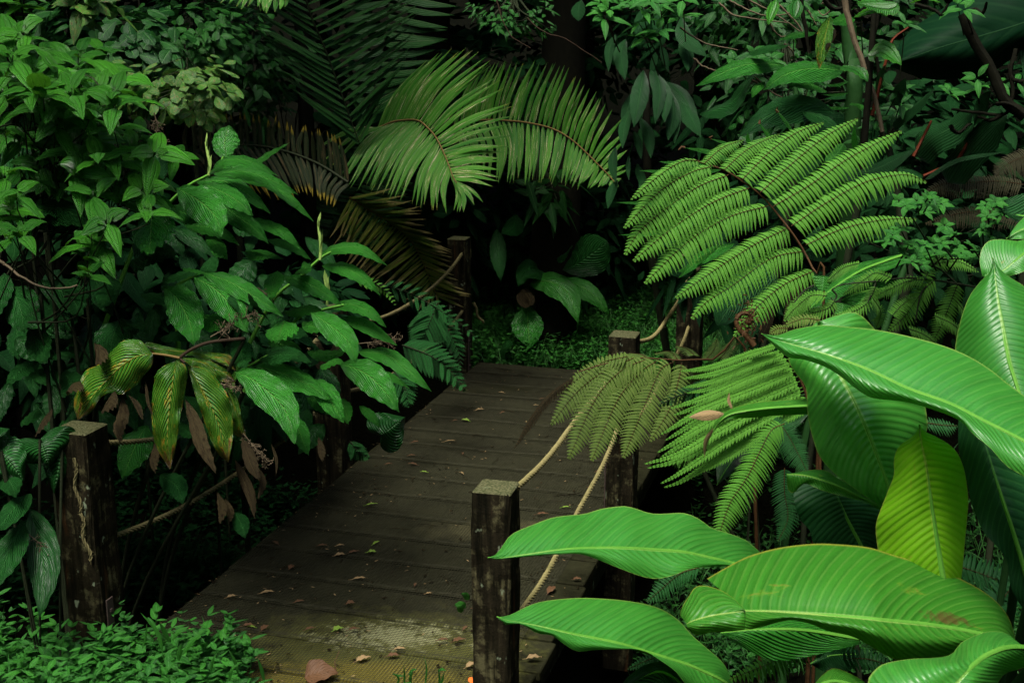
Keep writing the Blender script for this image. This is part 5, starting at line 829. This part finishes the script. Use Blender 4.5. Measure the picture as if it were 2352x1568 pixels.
branches('thin arched vine hanging at the top of the centre', 2, [[(960,0),(990,120),(1040,220),(1080,250),(1150,290)],[(1150,110),(1250,200),(1400,260),(1600,400)]], 6.8, (.004, .002), 'stem_brown')
cluster('shrub with pale serrated leaves reaching in at the top right of the centre', 2, [(1600,20),(1650,60),(1720,30),(1620,110),(1830,140),(1870,230),(1850,60),(1960,30),(1950,190),(2020,40),(2080,110),(1790,0),(1900,0),(2100,0)], 5.6, 150, 'herb', nper=6, kind='lance', wr=.36, name='serrated_shrub', cat='shrub', group='small leaved shrubs', stems=(2000,700), stemmat='stem_brown')
cluster('glossy small leaved branch tips in front of the huge dark leaf', 3, [(1650,560),(1660,590),(1820,480),(1830,540),(1960,500),(1700,30),(1740,60),(2060,500)], 4.9, 130, 'herb', nper=4, kind='lance', wr=.33, name='leafy_branch', cat='branch', stems=(2000,700), stemmat='bark')
cluster('dark glossy small leaved stem rising beside the brown stem at the upper right', 3, [(1340,560),(1350,640),(1200,740),(1180,780),(1110,870),(1330,680),(1380,150),(1100,20)], 5.2, 130, 'small', nper=5, kind='lance', wr=.36, name='leafy_branch', cat='branch', stems=(1100,1200))
cluster('thin leaved shrub top in the upper right background', 3, [(690,30),(700,90),(800,90),(460,330),(560,360),(820,380),(1000,150),(1040,230),(960,300),(1080,300),(330,370),(380,400),(900,90),(850,130)], 6.5, 120, 'small', nper=6, kind='ovate', wr=.5, name='serrated_shrub', cat='shrub', group='small leaved shrubs', stems=(700,900), stemmat='stem_brown')
th = thing('striped_shrub', 'overhanging striped shrub branch at the top right with a rusty yellow hanging leaf', 'shrub', grd(im3(3, [(1200,1200)], 5.1)[0]), GM)
leafset(th, 'mela', 3, [((920,100),(880,260),(850,425),(105,dict(mat='ginger_sick',kind='lance',face=.9))), ((1150,330),(1250,300),(1355,400),(140,dict(tint=.3,face=.85))), ((590,0),(560,80),(540,155),(70,{})), ((720,0),(710,60),(700,120),(90,{})), ((1330,20),(1240,30),(1080,20),(150,dict(tint=.2))), ((1270,90),(1180,60),(1060,110),(60,{})), ((1410,20),(1500,-20),(1600,20),(60,dict(tint=.8))), ((1000,400),(1090,420),(1150,500),(110,dict(tint=.0))), ((950,180),(920,240),(890,310),(40,dict(mat='dead')))], 5.0, fold=.25, wave=.05, kind='ovate')
pstem(th, 3, [(1100,1200),(1150,600),(1180,200),(1200,-100)], 5.1, (.016, .01), 'bark')
th = thing('ringed_plant', 'pale green ringed stem between the paddle leaves and the brown slanting stem', 'plant', grd(im3(3, [(1070,900)], 6.0)[0]), GR)
mb = MB(); mb.tube(catmull(np.vstack([grd(im3(3, [(1070,900)], 6.0)[0]), im3(3, [(1060,700),(1050,450),(1030,150)], 6.0)]), 30), [.05, .045, .035], 10); mb.build('stem', 'stem_mid', th)
leafset(th, 'ginger', 3, [((1030,430),(940,400),(860,420),(30,{})), ((1030,500),(950,520),(860,520),(30,{})), ((1030,570),(950,580),(860,580),(30,{})), ((1040,660),(900,660),(770,650),(30,{})), ((1050,630),(1100,640),(1110,680),(70,{}))], 5.9, fold=.3, wave=.02, kind='lance')
# ================= centre, behind the bridge =================
th = thing('banana_like_plant', 'paddle leaved plant with a dry brown curled leaf beyond the far end of the bridge', 'plant', grd(im3(5, [(1180,740)], 10.0)[0]))
pstem(th, 5, [(1180,700),(1170,500),(1160,340)], 10, (.05, .03), 'stem_dark')
leafset(th, 'ginger', 5, [((1160,370),(1280,350),(1400,430),(1460,605),(165,dict(tint=.8,face=.7))), ((1320,350),(1450,370),(1560,440),(1650,555),(130,dict(tint=.7))), ((1155,500),(1150,600),(1165,760),(210,dict(face=.9,tint=.3))), ((1230,300),(1160,260),(1090,380),(130,dict(mat='ginger_dark',tint=1.))), ((1360,280),(1460,240),(1640,110),(250,dict(mat='ginger_dark',tint=.7,face=.9,kind='obov'))), ((960,30),(970,180),(985,350),(110,dict(mat='ginger_dark',tint=.8))), ((1300,330),(1200,300),(1100,330),(80,dict(mat='ginger_dark'))), ((960,820),(1010,750),(1060,740),(120,dict(mat='ginger_dark'))), ((1080,-60),(1060,20),(990,60),(130,dict(mat='ginger_dark'))), ((1330,210),(1380,180),(1420,130),(100,dict(mat='ginger_dark')))], 9.8, fold=.3, wave=.03)
mb = MB(); imgleaf(mb, 5, [(1110,400),(1150,440),(1175,500)], 9.7, 9.7, 80, 'round', .8, 1.2); imgleaf(mb, 5, [(1095,420),(1120,480),(1160,505)], 9.7, 9.7, 60, 'round', .8, -1); mb.build('dry_leaf', 'dead', th)
def fernplant(label, p, n, L, hl, mat, az=(0, 6.28), up=.9, group='ferns in the undergrowth', cnt=26, rmat='stem_dark', name='fern_plant', wing=False):
    p = np.asarray(p, float); th = thing(name, label, 'fern', p, group); fm = MB(); rb = MB()
    for i in range(n):
        a = az[0]+(az[1]-az[0])*(i+.5)/n+rng.normal(0, .15); h = np.array([math.cos(a), math.sin(a), 0]); l = L*rng.uniform(.75, 1.1); s = np.linspace(0, 1, 24)[:, None]
        P = p+h*l*(s*.85)+Z3*l*(up*s-up*1.05*s**2); pinna(fm, P, hl, cnt, Z3+h*.3, fold=.3, lean=.3, tint=rng.uniform(.2, .8)); rb.tube(P, [.004, .001], 4)
    fm.build('foliage', mat, th); rb.build('stems', rmat, th)
def bipin(label, k, rach, t, n, hw, plw, mat, side_ang=.9, group='ferns in the undergrowth', name='fern_plant'):
    """two times divided frond: side branches along a rachis in the photo"""
    R = catmull(cc(k, rach), 50); a = W(*R[0], t); th = thing(name, label, 'fern', a, group); fm = MB(); rb = MB(); s_ = .375 if k else 1
    for sg in (-1, 1):
        for i in range(n+4):
            f = (i+.6)/(n+4); j = f*49; b = np.array([np.interp(j, range(50), R[:, 0]), np.interp(j, range(50), R[:, 1])]); tg = R[min(49, int(j)+1)]-R[max(0, int(j)-1)]; tg /= np.linalg.norm(tg)+1e-9; pp = np.array([-tg[1], tg[0]])*sg
            l = hw*s_*(1-f)**.7*min(1, .55+f*2); e = b+(pp*math.sin(side_ang)+tg*math.cos(side_ang))*l+np.array([0, l*.15]); m = (b+e)/2-np.array([0, l*.06])
            pinna_img(fm, rb, 0, [tuple(b), tuple(m), tuple(e)], t, t+rng.uniform(-.06, .06), plw*.62*s_*(1-.4*f), max(6, int(l/3.6)), .5, fold=.25, lean=.45, tint=rng.uniform(.3, .8), gap=.95)
    rb.tube(np.array([W(*q, t) for q in R[::3]]), [.005, .001], 5); fm.build('foliage', mat, th); rb.build('stems', 'stem_dark', th)
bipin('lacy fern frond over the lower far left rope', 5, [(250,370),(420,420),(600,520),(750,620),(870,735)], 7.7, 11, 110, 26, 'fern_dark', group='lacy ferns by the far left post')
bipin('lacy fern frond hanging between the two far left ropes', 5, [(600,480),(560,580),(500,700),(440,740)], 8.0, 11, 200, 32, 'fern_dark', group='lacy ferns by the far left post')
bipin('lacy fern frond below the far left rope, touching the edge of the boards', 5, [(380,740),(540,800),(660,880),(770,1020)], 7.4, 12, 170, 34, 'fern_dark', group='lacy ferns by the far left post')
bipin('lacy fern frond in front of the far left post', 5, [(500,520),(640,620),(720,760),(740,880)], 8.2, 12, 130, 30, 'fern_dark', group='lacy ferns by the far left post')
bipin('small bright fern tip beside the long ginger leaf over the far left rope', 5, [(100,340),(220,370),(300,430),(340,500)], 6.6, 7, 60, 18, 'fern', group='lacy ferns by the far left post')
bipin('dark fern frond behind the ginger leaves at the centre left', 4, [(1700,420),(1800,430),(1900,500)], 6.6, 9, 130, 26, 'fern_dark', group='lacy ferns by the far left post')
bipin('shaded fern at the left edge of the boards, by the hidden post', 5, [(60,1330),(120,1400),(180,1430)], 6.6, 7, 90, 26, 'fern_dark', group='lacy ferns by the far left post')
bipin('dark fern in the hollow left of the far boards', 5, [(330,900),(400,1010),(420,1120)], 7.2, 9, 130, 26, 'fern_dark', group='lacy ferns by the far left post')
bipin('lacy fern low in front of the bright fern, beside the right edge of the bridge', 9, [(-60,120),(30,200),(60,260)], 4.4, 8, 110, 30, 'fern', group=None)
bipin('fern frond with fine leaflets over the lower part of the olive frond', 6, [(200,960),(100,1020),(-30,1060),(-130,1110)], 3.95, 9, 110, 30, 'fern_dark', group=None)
# undergrowth plants of weeds, grass (uncountable)
def weeds(name, label, P, L, mat, nl=12, h=.2, lw=.45, kind='ovate', up=.5):
    n = len(P); mb = MB(); sb = MB()
    hh = h*rng.uniform(.4, 1.15, n); lean = rng.normal(0, .25, (n, 2)); top = P+np.c_[lean*hh[:, None], hh]
    for j in range(nl):
        f = (j//2+1)/(nl/2); c = P+(top-P)*f; a = rng.uniform(0, 6.28, n)+(j % 2)*math.pi; D = np.stack([np.cos(a), np.sin(a), np.full(n, up)+rng.normal(0, .25, n)], 1); l = L*(1.1-.35*f)*rng.uniform(.6, 1.2, n)
        scatter(mb, c, D, np.tile(Z3, (n, 1))+rng.normal(0, .2, (n, 3)), l, l*lw, np.clip(rng.normal(.3+.4*f, .2, n), 0, 1), kind, 5, 1, droop=.25, fold=.3)
    scatter(mb, P, top-P, rng.normal(0, 1, (n, 3)), hh, .004, .2, 'strap', 2, 1, 0, 0)
    o = mb.build(name, mat); tag(o, label, 'undergrowth', kind='stuff'); return o
def grass(name, label, P, L, mat='grassleaf', w=.008, per=5, droop=.5):
    n = len(P)*per; Q = np.repeat(P, per, 0)+rng.normal(0, .02, (n, 3))*[1, 1, 0]; a = rng.uniform(0, 6.28, n); D = np.stack([np.cos(a), np.sin(a), rng.uniform(.8, 3, n)], 1); mb = MB()
    scatter(mb, Q, D, np.tile(Z3, (n, 1))+rng.normal(0, .4, (n, 3)), L*rng.uniform(.5, 1.2, n), w, rng.random(n), 'lance', 6, 1, droop=rng.uniform(.2, .9, n)*droop, fold=.3)
    return tag(mb.build(name, mat), label, 'grass', kind='stuff')
def area(n, poly_fn):
    out = []
    while len(out) < n:
        x, y = poly_fn(); out.append([x, y, float(H(x, y))])
    return np.array(out)
def onpix(n, x0, x1, y0, y1, mask=None, tmin=3.5, tmax=15):
    """ground points seen inside a stretch of the picture"""
    out = []
    while len(out) < n:
        x, y = rng.uniform(x0, x1), rng.uniform(y0, y1)
        if mask and not mask(x, y): continue
        d = FW+(x-1176)/FP*RT+(784-y)/FP*UP; z = 0.
        for _ in range(6):
            t = (z-CAM[2])/d[2] if d[2] < -1e-3 else tmax; t = min(max(t, tmin), tmax); p = CAM+d*t; z = float(H(p[0], p[1]))
        out.append([p[0], p[1], z])
    return np.array(out)
def offdeck(P):
    s = (P-ORI)@DIR; q = (P-ORI)@PER; return P[~((s > S0-.1) & (s < S1+.03) & (q > QL-.02) & (q < QR+.03))]
edge = lambda x, y: y > 1425+x*.2 or (x < 330)
P = onpix(240, -60, 560, 1400, 1720, lambda x, y: y-1568 > -(85-x*.10) , 3.5, 6)
s = (P-ORI)@DIR; q = (P-ORI)@PER; P = P[~((s > .5) & (q > -1.2))]; P[:, 2] = np.maximum(P[:, 2], -.06)
dk = (((P-ORI)@DIR > S0-.1) & ((P-ORI)@PER > QL-.05)); P[dk, 2] = .0
weeds('weeds', 'bright green leafy weeds in the lower left corner', P, .088, 'herb', 12, .20, .4, 'lance')
weeds('weeds', 'small round leaved weeds mixed into the lower left corner', P[::3]+rng.normal(0, .04, (len(P[::3]), 3))*[1, 1, 0], .05, 'small', 14, .2, .7, 'ovate')
P2 = P[rng.random(len(P)) < .3]; grass('grass', 'wider grass blades among the weeds in the lower left corner', P2, .24, 'herb', .016, 3)
pl = thing('grass_tuft', 'grass tuft with a few broad bright blades at the left edge of the near boards', 'grass tuft', gp(400, 1500, 0)); mb = MB()
for q, wp in (([(1000,1400),(960,1250),(860,1135)], 26), ([(1040,1320),(1010,1260),(975,1190)], 30), ([(1050,1310),(1090,1250),(1160,1220)], 30), ([(1110,1400),(1180,1300),(1260,1240)], 32), ([(1090,1440),(1095,1380),(1110,1320)], 34), ([(870,1360),(890,1280),(900,1200)], 18), ([(1290,1500),(1300,1430),(1330,1380)], 20), ([(1460,1520),(1440,1440),(1400,1360)], 22), ([(1400,1568),(1420,1480),(1480,1440)], 22), ([(1620,1568),(1600,1480),(1575,1410)], 24), ([(1540,1600),(1600,1560),(1680,1540)], 16)): imgleaf(mb, 7, q, 4.75, 4.7, wp, 'lance', .6, .5, .02, .8, n=12, m=1)
mb.build('blades', 'herb', pl)
pl = thing('grass_tuft', 'small weeds and a thin grass blade at the bottom edge, left of the front post', 'grass tuft', gp(950, 1570, 0)); mb = MB()
for q, wp in (([(390,1600),(395,1530),(390,1450)], 14), ([(330,1600),(360,1540),(320,1500)], 14), ([(520,1600),(530,1480),(515,1400)], 12), ([(600,1600),(610,1540),(600,1470)], 14), ([(440,1600),(430,1540),(450,1480)], 20), ([(590,1600),(620,1560),(640,1500)], 18), ([(350,1590),(400,1570),(440,1560)], 20), ([(420,1520),(440,1490),(470,1480)], 22), ([(600,1500),(620,1480),(650,1490)], 18), ([(390,1520),(360,1520),(320,1510)], 16)): imgleaf(mb, 8, q, 4.55, 4.5, wp, 'lance', .6, .3, .02, .8, n=10, m=1)
mb.build('blades', 'herb', pl)
pl = thing('seedling', 'tiny fern seedling growing through the boards just left of the front post', 'seedling', gp(1058, 1400, 0)); mb = MB()
imgleaf(mb, 8, [(765,1110),(745,1090),(700,1090)], 4.95, 4.9, 50, 'ovate', .8, .2, .2, .9, n=10, m=2); imgleaf(mb, 8, [(790,1060),(770,1030),(740,1020)], 4.95, 4.9, 40, 'ovate', .8, .2, .2, .9, n=10, m=2); imgleaf(mb, 8, [(745,1135),(735,1115),(715,1105)], 4.95, 4.9, 40, 'ovate', .8, .2, .2, .9, n=10, m=2); mb.build('leaves', 'herb', pl)
# far end path and bank
P = offdeck(onpix(1500, 1080, 1620, 690, 880, None, 7, 14)); weeds('weeds', 'green weeds and herbs beyond the far end of the bridge', P, .06, 'herb', 10, .2)
P = offdeck(onpix(1300, 1100, 1700, 620, 860, None, 7, 14)); grass('grass', 'dark grass on the bank behind the bridge', P, .26, 'grassleaf', .009, 6)
P = offdeck(onpix(1100, 1330, 2352, 1050, 1568, None, 3.5, 9)); weeds('weeds', 'dark weeds in the hollow right of the bridge', P, .06, 'small', 10, .25)
P = offdeck(onpix(700, 1400, 2352, 1000, 1568, None, 3.5, 9)); grass('grass', 'dark grass blades in the hollow right of the bridge', P, .25, 'grassleaf', .008, 4)
P = offdeck(onpix(900, 0, 1000, 1000, 1420, None, 4.5, 9)); weeds('weeds', 'dark weeds in the deep shade left of the bridge', P, .07, 'darkfol', 10, .3)
P = offdeck(onpix(260, 250, 900, 1080, 1400, None, 4.5, 8)); grass('grass', 'dark blades in the deep shade left of the bridge', P, .35, 'darkfol', .014, 5)
# ================= background forest =================
def bush(label, c, rad, n, L, mat, kind='ovate', wr=.5, group='background bushes', name='bush', cat='bush', stemmat='stem_dark', tint=.4, twigs=14, droop=.3, shell=.5, root=None):
    hang = 'creeper' in label or 'sprig' in label or 'tuft' in label or 'twigs' in label
    c = np.asarray(c, float); rad = np.asarray(rad, float); base = np.array([c[0], c[1], float(H(c[0], c[1]))]); th = thing(name, label, cat, base, group); mb = MB(); sb = MB()
    m = max(6, n//7); U = nrm(rng.normal(0, 1, (m, 3))); C = c+U*rad*(rng.uniform(shell, 1, (m, 1))); Q = np.repeat(C, 7, 0); a = np.tile(np.arange(7)*2.4, m)+np.repeat(rng.uniform(0, 6.28, m), 7); el = rng.uniform(-.3, .8, 7*m)
    ax = nrm(np.repeat(U*.7+np.array([0, -.25, .7]), 7, 0)); e1 = nrm(np.cross(ax, [.1, 1, .1])); e2 = np.cross(ax, e1)
    D = np.cos(el)[:, None]*(np.cos(a)[:, None]*e1+np.sin(a)[:, None]*e2)+np.sin(el)[:, None]*ax
    scatter(mb, Q+rng.normal(0, L*.3, Q.shape), D, ax, L*rng.uniform(.6, 1.15, 7*m), L*wr, np.clip(np.repeat(rng.normal(tint, .2, m), 7)+rng.normal(0, .1, 7*m), 0, 1), kind, 5, 1, droop=droop, fold=.3)
    for i in range(min(m, twigs)): sb.tube(catmull([C[i], C[i]+(c-C[i])*.6+rng.normal(0, .05, 3), c+np.array([0, rad[1], rad[2]*1.2])] if hang else [C[i], C[i]+(c-C[i])*.6+rng.normal(0, .05, 3), c+np.array([0, rad[1]*.8, -rad[2]*.6]), base+[0, rad[1], 0]], 8), [.003, .008], 5)
    mb.build('foliage', mat, th); sb.build('stem', stemmat, th)
def at(x, y, t): return W(x, y, t)
bush('bush of rounded speckled leaves behind the striped shrubs', at(410, 205, 6.4), (.38, .3, .14), 240, .09, 'spotty', 'obov', .6, tint=.5)
bush('bright small leaved bush at the upper left background', at(430, 70, 7.4), (.42, .35, .26), 560, .085, 'small', 'ovate', .5, tint=.9)
bush('round leaved bush in the dark upper left', at(230, 80, 7.0), (.45, .3, .25), 300, .12, 'small', 'obov', .6, tint=.3)
bush('leafy bush top left of the tall palm frond', at(500, 120, 8.2), (.6, .4, .5), 900, .09, 'small', 'ovate', .45, tint=.3)
bush('small leaved creeper hanging in the dark left of the palm', at(560, 190, 8.6), (.3, .3, .45), 500, .075, 'small', 'ovate', .5, tint=.15)
bush('yellow green leaf tuft at the very top left', at(200, 5, 6.4), (.12, .1, .06), 30, .14, 'spotty', 'ovate', .5, tint=1)
bush('leafy bush at the top left edge', at(30, 60, 5.6), (.25, .2, .2), 70, .16, 'mela', 'ovate', .45, tint=.4)
bush('small leaved creeper spray at the top of the centre', at(1180, 40, 7.6), (.3, .2, .12), 220, .05, 'small', 'ovate', .45, tint=.6)
bush('leafy sprig low in the dark behind the second palm frond', at(1240, 430, 9.5), (.3, .2, .2), 60, .2, 'small', 'lance', .3, tint=.1)
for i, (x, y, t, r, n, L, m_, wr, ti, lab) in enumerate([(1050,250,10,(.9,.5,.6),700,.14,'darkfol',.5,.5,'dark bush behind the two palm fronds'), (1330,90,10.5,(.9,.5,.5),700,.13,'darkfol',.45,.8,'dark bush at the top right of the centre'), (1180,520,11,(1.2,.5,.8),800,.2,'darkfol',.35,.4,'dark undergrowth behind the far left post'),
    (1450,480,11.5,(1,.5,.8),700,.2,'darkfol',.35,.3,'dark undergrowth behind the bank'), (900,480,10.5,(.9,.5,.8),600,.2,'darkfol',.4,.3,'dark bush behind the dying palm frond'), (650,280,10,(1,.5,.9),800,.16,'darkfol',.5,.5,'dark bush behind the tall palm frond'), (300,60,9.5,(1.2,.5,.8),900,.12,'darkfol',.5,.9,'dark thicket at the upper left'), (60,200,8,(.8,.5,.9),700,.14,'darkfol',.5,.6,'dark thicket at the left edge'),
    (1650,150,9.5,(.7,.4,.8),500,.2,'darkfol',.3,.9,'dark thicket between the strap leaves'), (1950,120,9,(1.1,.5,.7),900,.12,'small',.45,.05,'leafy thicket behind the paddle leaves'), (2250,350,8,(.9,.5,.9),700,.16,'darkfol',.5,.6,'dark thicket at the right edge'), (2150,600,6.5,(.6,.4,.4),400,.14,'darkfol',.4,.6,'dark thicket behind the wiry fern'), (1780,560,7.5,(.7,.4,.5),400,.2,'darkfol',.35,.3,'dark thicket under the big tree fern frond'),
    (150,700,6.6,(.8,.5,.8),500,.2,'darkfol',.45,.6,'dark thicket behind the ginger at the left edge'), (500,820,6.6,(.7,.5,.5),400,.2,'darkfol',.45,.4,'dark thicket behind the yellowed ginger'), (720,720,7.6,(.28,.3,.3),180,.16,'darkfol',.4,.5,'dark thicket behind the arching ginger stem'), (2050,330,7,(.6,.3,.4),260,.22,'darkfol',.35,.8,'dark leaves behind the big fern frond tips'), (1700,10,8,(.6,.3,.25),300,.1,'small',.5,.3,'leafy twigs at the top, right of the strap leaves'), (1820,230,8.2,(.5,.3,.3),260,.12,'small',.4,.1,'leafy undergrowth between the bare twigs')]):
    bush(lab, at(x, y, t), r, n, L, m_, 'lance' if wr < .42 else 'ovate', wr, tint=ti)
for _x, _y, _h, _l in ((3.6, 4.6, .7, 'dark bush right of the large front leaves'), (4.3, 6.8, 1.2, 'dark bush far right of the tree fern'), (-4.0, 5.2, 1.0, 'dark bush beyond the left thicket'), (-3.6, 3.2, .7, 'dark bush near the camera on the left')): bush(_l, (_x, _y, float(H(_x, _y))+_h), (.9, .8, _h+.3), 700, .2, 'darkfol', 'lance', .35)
trunk('bare_tree', 'slim pale palm trunk behind the tall dark palm frond', [g0(-1.55, 9.6), [-1.5, 9.6, 1.2], [-1.52, 9.6, 4.5]], [.06, .05])
trunk('bare_tree', 'broad dark fibrous trunk right of the second palm frond', [g0(1.75, 10.6), [1.65, 10.6, 2], [1.5, 10.7, 6]], [.2, .16])
trunk('bare_tree', 'leaning dark trunk between the strap leaves and the bare twigs', [g0(2.7, 9.6), [2.35, 9.5, 1.8], [1.8, 9.2, 3.4], [1.5, 9, 6]], [.16, .12])
trunk('bare_tree', 'dark trunk at the upper left among the small leaved bushes', [g0(-2.9, 8.6), [-2.75, 8.5, 1.8], [-2.6, 8.4, 5]], [.09, .07])
for i, (x, y) in enumerate([(-.8, 11.6), (.5, 12.4), (-3, 11.2), (3.6, 11)]): trunk('bare_tree', ['dark trunk deep behind the nearest palm frond', 'dark trunk deep behind the second palm frond', 'dark trunk far back at the upper left', 'dark trunk far back at the upper right'][i], [g0(x, y), [x+.1, y, 2], [x-.1, y, 6]], [.18, .13])
# trees added to shade the place, crowns closing over and around it
def tree(label, x, y, cz, rad, n=1500, L=.34, tr=.16):
    t = thing('shade_tree', label, 'tree', g0(x, y), 'trees added around the bridge to shade it'); m = n
    U = nrm(rng.normal(0, 1, (m, 3))); C = np.array([x, y, cz])+U*np.array(rad)*rng.uniform(.25, 1, (m, 1))**.6; mb = MB()
    scatter(mb, C, rng.normal(0, 1, (m, 3))*[1, 1, .4], np.tile(Z3, (m, 1))+rng.normal(0, .5, (m, 3)), L*rng.uniform(.6, 1.3, m), L*.6, rng.random(m), 'ovate', 3, 1, .2, .2)
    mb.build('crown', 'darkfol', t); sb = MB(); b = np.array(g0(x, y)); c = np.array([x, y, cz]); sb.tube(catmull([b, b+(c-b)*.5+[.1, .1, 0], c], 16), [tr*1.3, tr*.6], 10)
    for i in range(7): d = nrm(rng.normal(0, 1, 3)+[0, 0, .4]); sb.tube(catmull([b+(c-b)*rng.uniform(.6, .95), c+d*rad*.4, c+d*rad*.8], 8), [tr*.35, tr*.08], 6)
    sb.build('trunk', 'bark', t)
for i, (x, y, cz, r, n) in enumerate(SHADE_TREES): tree(f'{["tall","dense","leaning","spreading"][i%4]} forest tree added for its shade, {["behind","left of","right of","around"][i%4]} the bridge', x, y, cz, r, n)
